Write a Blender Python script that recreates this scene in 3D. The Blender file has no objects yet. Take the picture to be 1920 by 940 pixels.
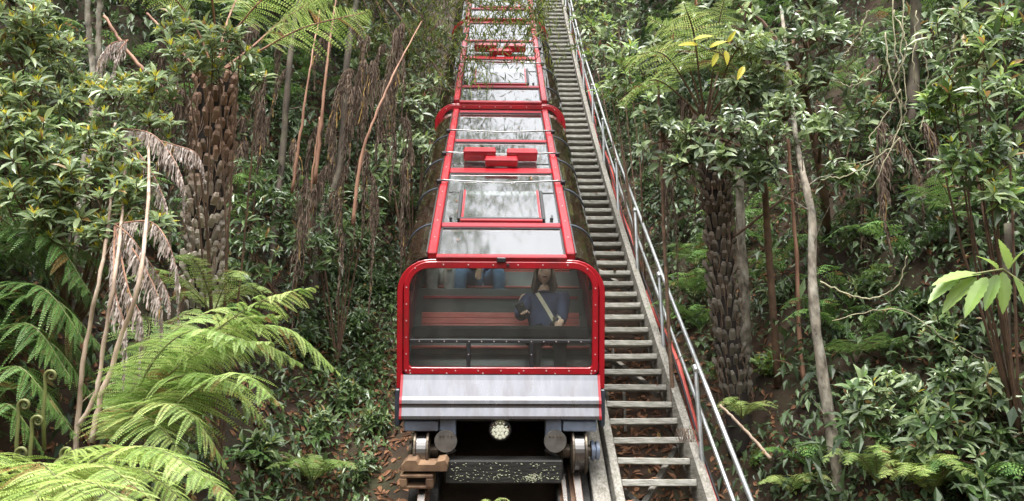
import bpy, bmesh, math, random
import numpy as np
from mathutils import Vector, Matrix
rnd = random.Random(11)
rng = np.random.default_rng(5)
S = bpy.context.scene
COL = S.collection
rad = math.radians

# ------------------------------------------------------------------ camera, sky, sun, exposure
FPX, PITCH, YAW, INC = 1450.0, rad(16.0), rad(1.21), rad(42.9)
CAM = Vector((-0.047, 0.0, 3.2))
FWD = Vector((math.sin(YAW)*math.cos(PITCH), math.cos(YAW)*math.cos(PITCH), math.sin(PITCH)))
RGT = Vector((math.cos(YAW), -math.sin(YAW), 0))
UPV = RGT.cross(FWD)
cam = bpy.data.cameras.new('camera'); camo = bpy.data.objects.new('camera', cam); COL.objects.link(camo)
cam.sensor_width = 36; cam.lens = 36*FPX/1920; cam.clip_start = 0.05; cam.clip_end = 500
camo.matrix_world = Matrix(((RGT.x, UPV.x, -FWD.x, CAM.x), (RGT.y, UPV.y, -FWD.y, CAM.y), (RGT.z, UPV.z, -FWD.z, CAM.z), (0, 0, 0, 1)))
S.camera = camo

SUN_EL, SUN_AZ = rad(68), rad(190)          # high soft light from the open valley behind the viewer
w = bpy.data.worlds.new('World'); S.world = w; w.use_nodes = True
nt = w.node_tree; nt.nodes.clear()
sky = nt.nodes.new('ShaderNodeTexSky'); sky.sky_type = 'NISHITA'; sky.sun_disc = False
sky.sun_elevation = SUN_EL; sky.sun_rotation = SUN_AZ; sky.dust_density = 4.0; sky.air_density = 1.5
hs = nt.nodes.new('ShaderNodeHueSaturation'); hs.inputs['Saturation'].default_value = 0.12
bg = nt.nodes.new('ShaderNodeBackground'); bg.inputs['Strength'].default_value = 0.15
wo = nt.nodes.new('ShaderNodeOutputWorld')
nt.links.new(sky.outputs[0], hs.inputs['Color']); nt.links.new(hs.outputs[0], bg.inputs['Color']); nt.links.new(bg.outputs[0], wo.inputs['Surface'])
sd = bpy.data.lights.new('sun', 'SUN'); sd.energy = 1.5; sd.angle = rad(24); sd.color = (1.0, 0.97, 0.92)
so = bpy.data.objects.new('sun', sd); COL.objects.link(so)
sdir = Vector((math.sin(SUN_AZ)*math.cos(SUN_EL), math.cos(SUN_AZ)*math.cos(SUN_EL), math.sin(SUN_EL)))
so.rotation_euler = sdir.to_track_quat('Z', 'Y').to_euler(); so.location = (0, -5, 30)
S.view_settings.view_transform = 'Standard'; S.view_settings.look = 'None'; S.view_settings.gamma = 1.0
S.view_settings.use_curve_mapping = False
S.view_settings.exposure = 1.8
S.cycles.max_bounces = 8; S.cycles.transparent_max_bounces = 16

def px(x, y, z):
    return CAM + (FWD + RGT*((x-960)/FPX) + UPV*((470-y)/FPX))*z

# ------------------------------------------------------------------ the line of the track: a slope that steepens uphill
A0 = px(945, 487, 6.84); A0.x = 0.0
_ds = 0.05
_s = np.arange(-12, 70, _ds)
_ang = np.where(_s < 2.4, INC, np.minimum(INC+np.radians(0.8)*(_s-2.4), rad(53)))
_y = np.cumsum(np.cos(_ang))*_ds; _z = np.cumsum(np.sin(_ang))*_ds
_i0 = int(np.argmin(np.abs(_s))); _y += A0.y-_y[_i0]; _z += A0.z-_z[_i0]
def frame(s):
    a = float(np.interp(s, _s, _ang))
    return Vector((0, float(np.interp(s, _s, _y)), float(np.interp(s, _s, _z)))), Vector((0, math.cos(a), math.sin(a))), Vector((0, -math.sin(a), math.cos(a))), a
def tr(x, s, n):
    p, T, N, a = frame(s)
    return p + Vector((x, 0, 0)) + N*n
N_RAIL = -1.63
_gy = _y-np.sin(_ang)*(-2.12); _gz = _z+np.cos(_ang)*(-2.12)

def nz(x, y, f=1.0, seed=0.0):
    x = np.asarray(x)*f+seed*3.1; y = np.asarray(y)*f+seed*1.7
    return (np.sin(x*1.0+1.3*np.sin(y*0.7+seed))+np.sin(y*1.31+1.1*np.sin(x*0.83+2+seed))+0.5*np.sin(x*2.3+y*1.9+seed)+0.5*np.sin(x*-1.7+y*2.6+1))/3.0
def H(x, y):
    x = np.asarray(x, float); y = np.asarray(y, float)
    zc = np.interp(y, _gy, _gz)
    zc = np.where(zc > 0.5, zc, 0.5*np.exp(np.minimum((zc-0.5)/0.5, 0)))
    def sp(v): return np.where(v > 3, v, 0.22*np.log1p(np.exp(np.minimum(v, 3)/0.22)))
    l = sp(-x-1.95-0.25*nz(x*0, y, 1.3, 1)); r = sp(x-2.15-0.2*nz(x*0, y, 1.1, 4))
    def bank(q): return np.where(q < 3.2, 1.85*q, 1.85*3.2+0.75*(q-3.2))
    side = np.clip((np.abs(x)-1.2)/1.2, 0, 1)
    return zc+bank(l)+bank(r)*0.92+side*(0.28*nz(x, y, 1.4, 2)+0.10*nz(x, y, 4.1, 3))+0.05*nz(x, y, 5.0, 6)
def ghit(x, y, z0=2.0, z1=40):
    d = (px(x, y, 1)-CAM)
    z = z0
    while z < z1:
        p = CAM+d*z
        if p.z < float(H(p.x, p.y)): return p
        z += 0.03
    return CAM+d*z1
def on_ground(p):
    return Vector((p.x, p.y, float(H(p.x, p.y))))

# ------------------------------------------------------------------ materials
def srgb(r, g, b):
    f = lambda c: (c/255/12.92) if c/255 <= 0.04045 else ((c/255+0.055)/1.055)**2.4
    return (f(r), f(g), f(b), 1)
def new_mat(name):
    m = bpy.data.materials.new(name); m.use_nodes = True
    return m, m.node_tree.nodes, m.node_tree.links, m.node_tree.nodes['Principled BSDF'], m.node_tree.nodes['Material Output']
def ramp(N, cols, pos=None):
    r = N.new('ShaderNodeValToRGB'); e = r.color_ramp.elements
    while len(e) < len(cols): e.new(0.5)
    for i, c in enumerate(cols):
        e[i].position = pos[i] if pos else i/(len(cols)-1); e[i].color = c if len(c) == 4 else (*c, 1)
    return r
def surf(name, c1, c2, scale=6.0, rough=0.6, metal=0.0, bump=0.15, detail=6, dirt=None, dirt_amt=0.5, stretch=None, spec=0.5, coat=0, bscale=None, vary=0.0):
    m, N, L, P, O = new_mat(name)
    tc = N.new('ShaderNodeTexCoord'); src = tc.outputs['Object']
    if stretch:
        mp = N.new('ShaderNodeMapping'); mp.inputs['Scale'].default_value = stretch; L.new(src, mp.inputs[0]); src = mp.outputs[0]
    n = N.new('ShaderNodeTexNoise'); n.inputs['Scale'].default_value = scale; n.inputs['Detail'].default_value = detail; L.new(src, n.inputs['Vector'])
    r = ramp(N, [c1, c2], [0.3, 0.7]); L.new(n.outputs[0], r.inputs[0]); col = r.outputs[0]
    if dirt:
        n2 = N.new('ShaderNodeTexNoise'); n2.inputs['Scale'].default_value = scale*0.45; n2.inputs['Detail'].default_value = 9; n2.inputs['Roughness'].default_value = 0.7; L.new(src, n2.inputs['Vector'])
        r2 = ramp(N, [(0, 0, 0), (dirt_amt, dirt_amt, dirt_amt)], [0.48, 0.68]); L.new(n2.outputs[0], r2.inputs[0])
        mx = N.new('ShaderNodeMix'); mx.data_type = 'RGBA'; L.new(r2.outputs[0], mx.inputs[0]); L.new(col, mx.inputs[6]); mx.inputs[7].default_value = (*dirt[:3], 1); col = mx.outputs[2]
    if vary:
        oi = N.new('ShaderNodeObjectInfo'); vr = N.new('ShaderNodeMapRange'); vr.inputs[3].default_value = 1-vary; vr.inputs[4].default_value = 1+vary; L.new(oi.outputs['Random'], vr.inputs[0])
        mv = N.new('ShaderNodeMix'); mv.data_type = 'RGBA'; mv.blend_type = 'MULTIPLY'; mv.inputs[0].default_value = 1; L.new(col, mv.inputs[6]); L.new(vr.outputs[0], mv.inputs[7]); col = mv.outputs[2]
    L.new(col, P.inputs['Base Color'])
    rr = N.new('ShaderNodeMapRange'); rr.inputs[3].default_value = max(0.03, rough-0.12); rr.inputs[4].default_value = min(1, rough+0.12); L.new(n.outputs[0], rr.inputs[0]); L.new(rr.outputs[0], P.inputs['Roughness'])
    P.inputs['Metallic'].default_value = metal; P.inputs['Specular IOR Level'].default_value = spec; P.inputs['Coat Weight'].default_value = coat
    if bump:
        b = N.new('ShaderNodeBump'); b.inputs['Strength'].default_value = bump; b.inputs['Distance'].default_value = 0.02
        if bscale:
            n3 = N.new('ShaderNodeTexNoise'); n3.inputs['Scale'].default_value = bscale; n3.inputs['Detail'].default_value = 5; L.new(src, n3.inputs['Vector']); L.new(n3.outputs[0], b.inputs['Height'])
        else: L.new(n.outputs[0], b.inputs['Height'])
        L.new(b.outputs[0], P.inputs['Normal'])
    return m
def leafy(name, cols, rough=0.42, trans=0.25, spec=0.5, rare=(0.26, 0.17, 0.06)):
    # cols: colour ramp over the per-leaf tint
    m, N, L, P, O = new_mat(name)
    a = N.new('ShaderNodeAttribute'); a.attribute_name = 'tint'
    oi = N.new('ShaderNodeObjectInfo')
    ad = N.new('ShaderNodeMath'); ad.operation = 'MULTIPLY_ADD'; L.new(oi.outputs['Random'], ad.inputs[0]); ad.inputs[1].default_value = 0.24; L.new(a.outputs['Fac'], ad.inputs[2])
    sb = N.new('ShaderNodeMath'); sb.operation = 'SUBTRACT'; L.new(ad.outputs[0], sb.inputs[0]); sb.inputs[1].default_value = 0.12
    r = ramp(N, cols); L.new(sb.outputs[0], r.inputs[0])
    tc = N.new('ShaderNodeTexCoord'); n = N.new('ShaderNodeTexNoise'); n.inputs['Scale'].default_value = 14; n.inputs['Detail'].default_value = 3; L.new(tc.outputs['Object'], n.inputs['Vector'])
    mr = N.new('ShaderNodeMapRange'); mr.inputs[3].default_value = 0.65; mr.inputs[4].default_value = 1.35; L.new(n.outputs[0], mr.inputs[0])
    mul = N.new('ShaderNodeMix'); mul.data_type = 'RGBA'; mul.blend_type = 'MULTIPLY'; mul.inputs[0].default_value = 1; 
    gt = N.new('ShaderNodeMath'); gt.operation = 'GREATER_THAN'; gt.inputs[1].default_value = 0.972; L.new(a.outputs['Fac'], gt.inputs[0])
    rm = N.new('ShaderNodeMix'); rm.data_type = 'RGBA'; L.new(gt.outputs[0], rm.inputs[0]); L.new(r.outputs[0], rm.inputs[6]); rm.inputs[7].default_value = (*rare, 1)
    L.new(rm.outputs[2], mul.inputs[6]); L.new(mr.outputs[0], mul.inputs[7])
    L.new(mul.outputs[2], P.inputs['Base Color']); P.inputs['Roughness'].default_value = rough; P.inputs['Specular IOR Level'].default_value = spec
    if trans:
        t = N.new('ShaderNodeBsdfTranslucent'); hsn = N.new('ShaderNodeHueSaturation'); hsn.inputs['Value'].default_value = 1.5; hsn.inputs['Hue'].default_value = 0.485
        L.new(mul.outputs[2], hsn.inputs['Color']); L.new(hsn.outputs[0], t.inputs[0])
        mx = N.new('ShaderNodeMixShader'); mx.inputs[0].default_value = trans; L.new(P.outputs[0], mx.inputs[1]); L.new(t.outputs[0], mx.inputs[2]); L.new(mx.outputs[0], O.inputs['Surface'])
    return m
def glass(name, tint, ior=1.5, rough=0.02, haze=0.05, hcol=(0.5, 0.52, 0.5), streak=False, film=0.0):
    m, N, L, P, O = new_mat(name); N.remove(P)
    tr_ = N.new('ShaderNodeBsdfTransparent'); tr_.inputs[0].default_value = (*tint, 1)
    gl = N.new('ShaderNodeBsdfGlossy'); gl.inputs['Roughness'].default_value = rough; gl.inputs[0].default_value = (1, 1, 1, 1)
    df = N.new('ShaderNodeBsdfDiffuse'); df.inputs[0].default_value = (*hcol, 1)
    tc = N.new('ShaderNodeTexCoord'); n = N.new('ShaderNodeTexNoise'); n.inputs['Scale'].default_value = 3.0; n.inputs['Detail'].default_value = 8; n.inputs['Roughness'].default_value = 0.65
    mp = N.new('ShaderNodeMapping'); mp.inputs['Scale'].default_value = (5, 0.7, 1) if streak else (3, 1, 1); L.new(tc.outputs['Object'], mp.inputs[0]); L.new(mp.outputs[0], n.inputs['Vector'])
    mr = N.new('ShaderNodeMapRange'); mr.inputs[1].default_value = 0.35; mr.inputs[2].default_value = 0.75; mr.inputs[3].default_value = haze*0.4; mr.inputs[4].default_value = haze*1.8; L.new(n.outputs[0], mr.inputs[0])
    m1 = N.new('ShaderNodeMixShader'); L.new(mr.outputs[0], m1.inputs[0]); L.new(tr_.outputs[0], m1.inputs[1]); L.new(df.outputs[0], m1.inputs[2])
    fr = N.new('ShaderNodeFresnel'); fr.inputs[0].default_value = ior
    wv = N.new('ShaderNodeTexNoise'); wv.inputs['Scale'].default_value = 1.6; wv.inputs['Detail'].default_value = 2; L.new(tc.outputs['Object'], wv.inputs['Vector'])
    bp = N.new('ShaderNodeBump'); bp.inputs['Strength'].default_value = 0.05; bp.inputs['Distance'].default_value = 0.03; L.new(wv.outputs[0], bp.inputs['Height']); L.new(bp.outputs[0], gl.inputs['Normal'])
    fa = N.new('ShaderNodeMath'); fa.operation = 'ADD'; fa.use_clamp = True; fa.inputs[1].default_value = film; L.new(fr.outputs[0], fa.inputs[0])
    m2 = N.new('ShaderNodeMixShader'); L.new(fa.outputs[0], m2.inputs[0]); L.new(m1.outputs[0], m2.inputs[1]); L.new(gl.outputs[0], m2.inputs[2]); L.new(m2.outputs[0], O.inputs['Surface'])
    return m

M = {}
M['red'] = surf('red_paint', srgb(164, 8, 28), srgb(147, 7, 22), 3, 0.34, bump=0.02, dirt=srgb(92, 18, 20), dirt_amt=0.65, coat=0.3)
M['red_dark'] = surf('dull_red_paint', srgb(148, 12, 36), srgb(126, 10, 30), 5, 0.45, bump=0.03, dirt=srgb(90, 30, 30), dirt_amt=0.4)
M['steel'] = surf('brushed_steel', (0.235, 0.235, 0.25), (0.185, 0.185, 0.2), 4, 0.30, metal=0.95, bump=0.015, dirt=srgb(96, 86, 76), dirt_amt=0.4, stretch=(4, 1.0, 1.0), bscale=40)
M['bluegrey'] = surf('blue_grey_painted_steel', srgb(142, 154, 174), srgb(104, 115, 134), 5, 0.42, metal=0.3, bump=0.08, dirt=srgb(70, 62, 55), dirt_amt=0.6)
M['skirt'] = surf('dark_skirt_paint', srgb(62, 70, 80), srgb(40, 46, 54), 5, 0.4, bump=0.05)
M['greased'] = surf('greasy_wheel_steel', srgb(120, 108, 92), srgb(70, 64, 58), 9, 0.4, metal=0.6, bump=0.1, dirt=srgb(60, 45, 34), dirt_amt=0.7)
M['disc'] = surf('dull_grey_cast_disc', srgb(112, 108, 102), srgb(84, 80, 76), 12, 0.7, metal=0.1, bump=0.25, dirt=srgb(66, 56, 46), dirt_amt=0.6)
M['bright'] = surf('polished_tread_steel', (0.25, 0.24, 0.23), (0.16, 0.15, 0.145), 6, 0.3, metal=1.0, bump=0.02)
M['black'] = surf('black_rubber', (0.012, 0.012, 0.014), (0.02, 0.02, 0.022), 8, 0.5, bump=0.05)
M['interior'] = surf('dark_interior_panel', (0.085, 0.09, 0.095), (0.12, 0.12, 0.125), 5, 0.6, bump=0.03)
M['slat'] = surf('red_stained_timber_slat', srgb(214, 122, 112), srgb(186, 92, 88), 5, 0.5, bump=0.1, stretch=(1, 8, 8))
M['chrome'] = surf('stainless_rod', (0.16, 0.16, 0.16), (0.10, 0.10, 0.10), 9, 0.3, metal=1.0, bump=0.02)
M['rivet'] = surf('pale_rivet_heads', (0.7, 0.6, 0.6), (0.6, 0.5, 0.5), 9, 0.35, metal=0.5, bump=0)
M['glass_roof'] = glass('roof_glass', (0.86, 0.92, 0.90), 2.0, 0.06, 0.035, streak=True, film=0.18)
M['glass_side'] = glass('side_glass', (0.75, 0.68, 0.6), 2.0, 0.04, 0.08, (0.24, 0.14, 0.09), streak=True)
M['glass_front'] = glass('windscreen_glass', (0.90, 0.93, 0.92), 1.45, 0.03, 0.03, (0.45, 0.48, 0.46))
M['glass_lamp'] = glass('lamp_cover_glass', (0.97, 0.97, 0.95), 1.3, 0.05, 0.02)
M['rust'] = surf('rusty_cast_iron', srgb(132, 104, 78), srgb(92, 70, 52), 7, 0.8, bump=0.35, dirt=srgb(70, 44, 30), dirt_amt=0.7)
M['tar'] = surf('tarred_timber', (0.012, 0.011, 0.01), (0.03, 0.028, 0.025), 8, 0.7, bump=0.3, stretch=(1, 6, 6))
M['lichen'] = surf('pale_lichen', srgb(170, 170, 150), srgb(140, 145, 110), 20, 0.9, bump=0.3)
M['rail'] = surf('rusty_rail', srgb(120, 96, 78), srgb(88, 66, 52), 8, 0.55, metal=0.5, bump=0.15)
M['timber'] = surf('weathered_grey_timber', srgb(158, 154, 146), srgb(112, 108, 100), 7, 0.85, bump=0.5, stretch=(8, 0.7, 8), dirt=srgb(78, 76, 58), dirt_amt=0.7, bscale=30)
M['tread'] = surf('grey_tread_grating', srgb(174, 172, 164), srgb(126, 124, 116), 12, 0.75, bump=0.5, stretch=(1, 7, 7), dirt=srgb(84, 84, 64), dirt_amt=0.7, bscale=34, vary=0.22)
M['galv'] = surf('galvanised_pipe', (0.56, 0.58, 0.58), (0.42, 0.44, 0.45), 14, 0.38, metal=0.7, bump=0.05, dirt=srgb(120, 118, 105), dirt_amt=0.5)
M['hose'] = surf('faded_red_conduit', srgb(205, 92, 82), srgb(176, 66, 60), 6, 0.5, bump=0.05, dirt=srgb(110, 70, 60), dirt_amt=0.4)
M['earth'] = surf('bank_earth', srgb(74, 55, 41), srgb(38, 29, 22), 2.2, 0.95, bump=0.8, detail=10, dirt=srgb(46, 50, 24), dirt_amt=0.8, bscale=12)
M['bark_pale'] = surf('pale_lichened_bark', srgb(150, 140, 124), srgb(62, 55, 46), 18, 0.85, bump=0.7, dirt=srgb(196, 192, 178), dirt_amt=0.6, stretch=(1, 1, 0.5))
M['bark_dark'] = surf('dark_bark', srgb(86, 74, 62), srgb(44, 38, 32), 12, 0.9, bump=0.7, dirt=srgb(110, 112, 86), dirt_amt=0.6, stretch=(1, 1, 0.35))
M['twig'] = surf('brown_twig', srgb(112, 86, 66), srgb(72, 56, 44), 12, 0.85, bump=0.4)
M['tan_stem'] = surf('tan_bare_stem', srgb(180, 158, 138), srgb(112, 90, 74), 14, 0.75, bump=0.4, dirt=srgb(214, 202, 188), dirt_amt=0.7, stretch=(1, 1, 0.3))
M['stalk'] = surf('dry_brown_stalk', srgb(170, 128, 104), srgb(112, 78, 60), 9, 0.7, bump=0.3, stretch=(1, 1, 0.3))
M['vine'] = surf('pale_vine', srgb(160, 156, 124), srgb(118, 110, 90), 9, 0.8, bump=0.3)
M['green_stem'] = surf('green_stem', srgb(122, 128, 74), srgb(92, 92, 56), 9, 0.6, bump=0.2)
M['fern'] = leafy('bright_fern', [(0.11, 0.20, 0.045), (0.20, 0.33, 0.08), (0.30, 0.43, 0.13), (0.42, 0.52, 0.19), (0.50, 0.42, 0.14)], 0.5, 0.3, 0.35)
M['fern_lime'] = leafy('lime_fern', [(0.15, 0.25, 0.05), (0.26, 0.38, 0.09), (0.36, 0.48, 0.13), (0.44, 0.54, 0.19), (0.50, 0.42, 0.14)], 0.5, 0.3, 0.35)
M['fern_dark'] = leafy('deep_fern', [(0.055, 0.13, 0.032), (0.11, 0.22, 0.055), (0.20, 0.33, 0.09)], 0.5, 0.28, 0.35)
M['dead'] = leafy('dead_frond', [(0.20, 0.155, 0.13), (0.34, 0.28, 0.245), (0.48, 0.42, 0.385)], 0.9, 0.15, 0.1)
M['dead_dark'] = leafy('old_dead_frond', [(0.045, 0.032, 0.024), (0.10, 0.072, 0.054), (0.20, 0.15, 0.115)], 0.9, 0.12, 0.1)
M['leaf'] = leafy('glossy_leaf', [(0.036, 0.072, 0.022), (0.085, 0.15, 0.045), (0.18, 0.255, 0.085)], 0.36, 0.2, 0.8)
M['leaf_grey'] = leafy('grey_green_leaf', [(0.065, 0.10, 0.05), (0.125, 0.175, 0.085), (0.24, 0.295, 0.155)], 0.36, 0.22, 0.8)
M['leaf_mid'] = leafy('mid_green_leaf', [(0.115, 0.17, 0.075), (0.205, 0.28, 0.12), (0.35, 0.43, 0.21)], 0.38, 0.25, 0.7)
M['leaf_new'] = leafy('yellow_new_leaf', [(0.345, 0.345, 0.024), (0.483, 0.483, 0.048), (0.6325, 0.483, 0.072)], 0.45, 0.35, 0.4)
M['leaf_pale'] = leafy('pale_green_leaf', [(0.11, 0.209, 0.0455), (0.198, 0.319, 0.078), (0.308, 0.418, 0.117)], 0.42, 0.3, 0.5)
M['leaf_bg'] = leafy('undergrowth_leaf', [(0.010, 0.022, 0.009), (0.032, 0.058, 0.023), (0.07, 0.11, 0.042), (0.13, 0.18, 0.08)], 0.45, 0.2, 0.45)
M['leaf_thin'] = leafy('thin_drooping_leaf', [(0.048, 0.078, 0.0144), (0.12, 0.168, 0.036), (0.288, 0.312, 0.072)], 0.5, 0.3, 0.35)
M['litter'] = leafy('fallen_leaf', [(0.065, 0.0312, 0.0168), (0.182, 0.0864, 0.0432), (0.39, 0.204, 0.114)], 0.75, 0.12, 0.3)
def trunk_mat(name, ctop, cbot, z0, z1):
    m, N, L, P, O = new_mat(name)
    g = N.new('ShaderNodeNewGeometry'); sx = N.new('ShaderNodeSeparateXYZ'); L.new(g.outputs['Position'], sx.inputs[0])
    n = N.new('ShaderNodeTexNoise'); n.inputs['Scale'].default_value = 11; n.inputs['Detail'].default_value = 6; L.new(g.outputs['Position'], n.inputs['Vector'])
    mr = N.new('ShaderNodeMapRange'); mr.inputs[1].default_value = z0; mr.inputs[2].default_value = z1; L.new(sx.outputs[2], mr.inputs[0])
    ad = N.new('ShaderNodeMath'); ad.operation = 'MULTIPLY_ADD'; ad.inputs[1].default_value = 0.7; L.new(n.outputs[0], ad.inputs[0]); L.new(mr.outputs[0], ad.inputs[2])
    sb = N.new('ShaderNodeMath'); sb.operation = 'SUBTRACT'; sb.inputs[1].default_value = 0.35; L.new(ad.outputs[0], sb.inputs[0])
    r = ramp(N, [cbot, ctop], [0.25, 0.75]); L.new(sb.outputs[0], r.inputs[0])
    oi = N.new('ShaderNodeObjectInfo'); vr = N.new('ShaderNodeMapRange'); vr.inputs[3].default_value = 0.7; vr.inputs[4].default_value = 1.35; L.new(oi.outputs['Random'], vr.inputs[0])
    mul = N.new('ShaderNodeMix'); mul.data_type = 'RGBA'; mul.blend_type = 'MULTIPLY'; mul.inputs[0].default_value = 1; L.new(r.outputs[0], mul.inputs[6]); L.new(vr.outputs[0], mul.inputs[7])
    L.new(mul.outputs[2], P.inputs['Base Color']); P.inputs['Roughness'].default_value = 0.85
    b = N.new('ShaderNodeBump'); b.inputs['Strength'].default_value = 0.5; b.inputs['Distance'].default_value = 0.01
    n2 = N.new('ShaderNodeTexNoise'); n2.inputs['Scale'].default_value = 60; L.new(g.outputs['Position'], n2.inputs['Vector']); L.new(n2.outputs[0], b.inputs['Height']); L.new(b.outputs[0], P.inputs['Normal'])
    return m

# ------------------------------------------------------------------ object helpers
def tag(o, label=None, cat=None, group=None, kind=None):
    if label: o['label'] = label
    if cat: o['category'] = cat
    if group: o['group'] = group
    if kind: o['kind'] = kind
    return o
def link(name, me, parent=None):
    o = bpy.data.objects.new(name, me); COL.objects.link(o)
    if parent: o.parent = parent
    return o
MW = {}
def thing(name, label, cat, loc=(0, 0, 0), mat=None, group=None):
    o = link(name, None); o.empty_display_size = 0.1
    m = mat if mat else Matrix.Translation(Vector(loc))
    o.matrix_world = m; MW[o] = m.inverted()
    return tag(o, label, cat, group)
class MB:
    """collects shapes; build() links them as one mesh object"""
    def __init__(s): s.v = []; s.f = []; s.mi = []; s.t = []; s.n = 0
    def add(s, verts, faces, mi=0, tint=0.5):
        for p in verts: s.v.append(tuple(p))
        for f in faces: s.f.append(tuple(i+s.n for i in f)); s.mi.append(mi)
        s.t += [tint]*len(verts); s.n += len(verts)
        return s
    def box(s, c, size, ax=None, mi=0, bev=0.0):
        c = Vector(c); ax = ax or (Vector((1, 0, 0)), Vector((0, 1, 0)), Vector((0, 0, 1)))
        h = [d/2 for d in size]; b = min(bev, min(h)*0.6)
        if b <= 0:
            vs = [c+ax[0]*(i*h[0])+ax[1]*(j*h[1])+ax[2]*(k*h[2]) for i in (-1, 1) for j in (-1, 1) for k in (-1, 1)]
            return s.add(vs, [(0, 1, 3, 2), (4, 6, 7, 5), (0, 4, 5, 1), (2, 3, 7, 6), (0, 2, 6, 4), (1, 5, 7, 3)], mi)
        # bevelled: octagon cross-section along axis 0 with shrunken ends
        def ring(x, q):
            a, d = h[1]-q, h[2]-q
            pts = [(a-b, d), (a, d-b), (a, -d+b), (a-b, -d), (-a+b, -d), (-a, -d+b), (-a, d-b), (-a+b, d)]
            return [c+ax[0]*x+ax[1]*p+ax[2]*r for p, r in pts]
        vs = ring(-h[0], b)+ring(-h[0]+b, 0)+ring(h[0]-b, 0)+ring(h[0], b); fs = []
        for k in range(3):
            for i in range(8): fs.append((k*8+i, k*8+(i+1) % 8, (k+1)*8+(i+1) % 8, (k+1)*8+i))
        fs.append(tuple(range(7, -1, -1))); fs.append(tuple(range(24, 32)))
        return s.add(vs, fs, mi)
    def tube(s, pts, r, seg=7, mi=0, cap=True, tint=0.5):
        pts = [Vector(p) for p in pts]; n = len(pts)
        rs = r if isinstance(r, (list, tuple)) else [r]*n
        vs = []; up = None
        for i in range(n):
            t = (pts[min(i+1, n-1)]-pts[max(i-1, 0)]).normalized()
            if up is None: up = t.orthogonal().normalized()
            up = (up-t*up.dot(t)).normalized(); b = t.cross(up)
            for k in range(seg):
                a = 2*math.pi*k/seg; vs.append(pts[i]+(up*math.cos(a)+b*math.sin(a))*rs[i])
        fs = [(i*seg+k, i*seg+(k+1) % seg, (i+1)*seg+(k+1) % seg, (i+1)*seg+k) for i in range(n-1) for k in range(seg)]
        if cap: fs.append(tuple(range(seg-1, -1, -1))); fs.append(tuple(range((n-1)*seg, n*seg)))
        return s.add(vs, fs, mi, tint)
    def lathe(s, c, axis, prof, seg=24, mi=0):
        axis = Vector(axis).normalized(); u = axis.orthogonal().normalized(); b = axis.cross(u); c = Vector(c); vs = []
        for (h, r) in prof:
            for k in range(seg):
                a = 2*math.pi*k/seg; vs.append(c+axis*h+(u*math.cos(a)+b*math.sin(a))*r)
        n = len(prof)
        fs = [(i*seg+k, i*seg+(k+1) % seg, (i+1)*seg+(k+1) % seg, (i+1)*seg+k) for i in range(n-1) for k in range(seg)]
        fs.append(tuple(range(seg-1, -1, -1))); fs.append(tuple(range((n-1)*seg, n*seg)))
        return s.add(vs, fs, mi)
    def loft(s, rings, close=True, mi=0, caps=True):
        k = len(rings[0]); vs = [p for r in rings for p in r]; fs = []
        for i in range(len(rings)-1):
            for j in range(k if close else k-1): fs.append((i*k+j, i*k+(j+1) % k, (i+1)*k+(j+1) % k, (i+1)*k+j))
        if caps and close: fs.append(tuple(range(k-1, -1, -1))); fs.append(tuple(range((len(rings)-1)*k, len(rings)*k)))
        return s.add(vs, fs, mi)
    def build(s, name, mats, parent=None, smooth=False, world=True, shift=None):
        me = bpy.data.meshes.new(name); v = s.v
        if parent is not None and world and parent in MW:
            m = MW[parent]; v = [tuple(m @ Vector(p)) for p in v]
        if shift is not None: v = [(p[0]+shift[0], p[1]+shift[1], p[2]+shift[2]) for p in v]
        me.from_pydata(v, [], s.f); mats = mats if isinstance(mats, (list, tuple)) else [mats]
        for m in mats: me.materials.append(M[m] if isinstance(m, str) else m)
        me.polygons.foreach_set('material_index', s.mi)
        if smooth: me.polygons.foreach_set('use_smooth', [True]*len(s.f))
        bm = bmesh.new(); bm.from_mesh(me); bmesh.ops.recalc_face_normals(bm, faces=bm.faces)
        bm.to_mesh(me); bm.free()
        at = me.attributes.new('tint', 'FLOAT', 'POINT'); at.data.foreach_set('value', s.t)
        me.update()
        return link(name, me, parent)
def tri_mesh(name, V, F, mats, mi=None, tint=None, smooth=False):
    """numpy triangles -> mesh"""
    me = bpy.data.meshes.new(name); V = np.ascontiguousarray(V, np.float32); F = np.ascontiguousarray(F, np.int32)
    me.vertices.add(len(V)); me.vertices.foreach_set('co', V.ravel())
    me.loops.add(F.size); me.loops.foreach_set('vertex_index', F.ravel())
    me.polygons.add(len(F)); me.polygons.foreach_set('loop_start', np.arange(0, F.size, 3, dtype=np.int32)); me.polygons.foreach_set('loop_total', np.full(len(F), 3, np.int32))
    for m in (mats if isinstance(mats, (list, tuple)) else [mats]): me.materials.append(M[m] if isinstance(m, str) else m)
    if mi is not None: me.polygons.foreach_set('material_index', np.ascontiguousarray(mi, np.int32))
    me.polygons.foreach_set('use_smooth', np.full(len(F), bool(smooth)))
    me.update(calc_edges=True)
    if tint is not None:
        at = me.attributes.new('tint', 'FLOAT', 'POINT'); at.data.foreach_set('value', np.ascontiguousarray(tint, np.float32))
    return me
def unit(a):
    return a/np.maximum(np.linalg.norm(a, axis=-1, keepdims=True), 1e-9)
LEAF_V = np.array([(0, 0, 0), (-0.42, 0.30, 0.05), (0, 0.32, -0.03), (0.42, 0.30, 0.05), (-0.40, 0.62, 0.03), (0, 0.66, -0.06), (0.40, 0.62, 0.03), (0, 1.0, -0.16)])
LEAF_F = np.array([(0, 2, 1), (0, 3, 2), (1, 2, 5), (1, 5, 4), (2, 3, 6), (2, 6, 5), (4, 5, 7), (5, 6, 7)])
SLIM_V = np.array([(0, 0, 0), (-0.5, 0.42, 0.05), (0, 0.45, -0.03), (0.5, 0.42, 0.05), (0, 1.0, -0.15)])
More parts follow.
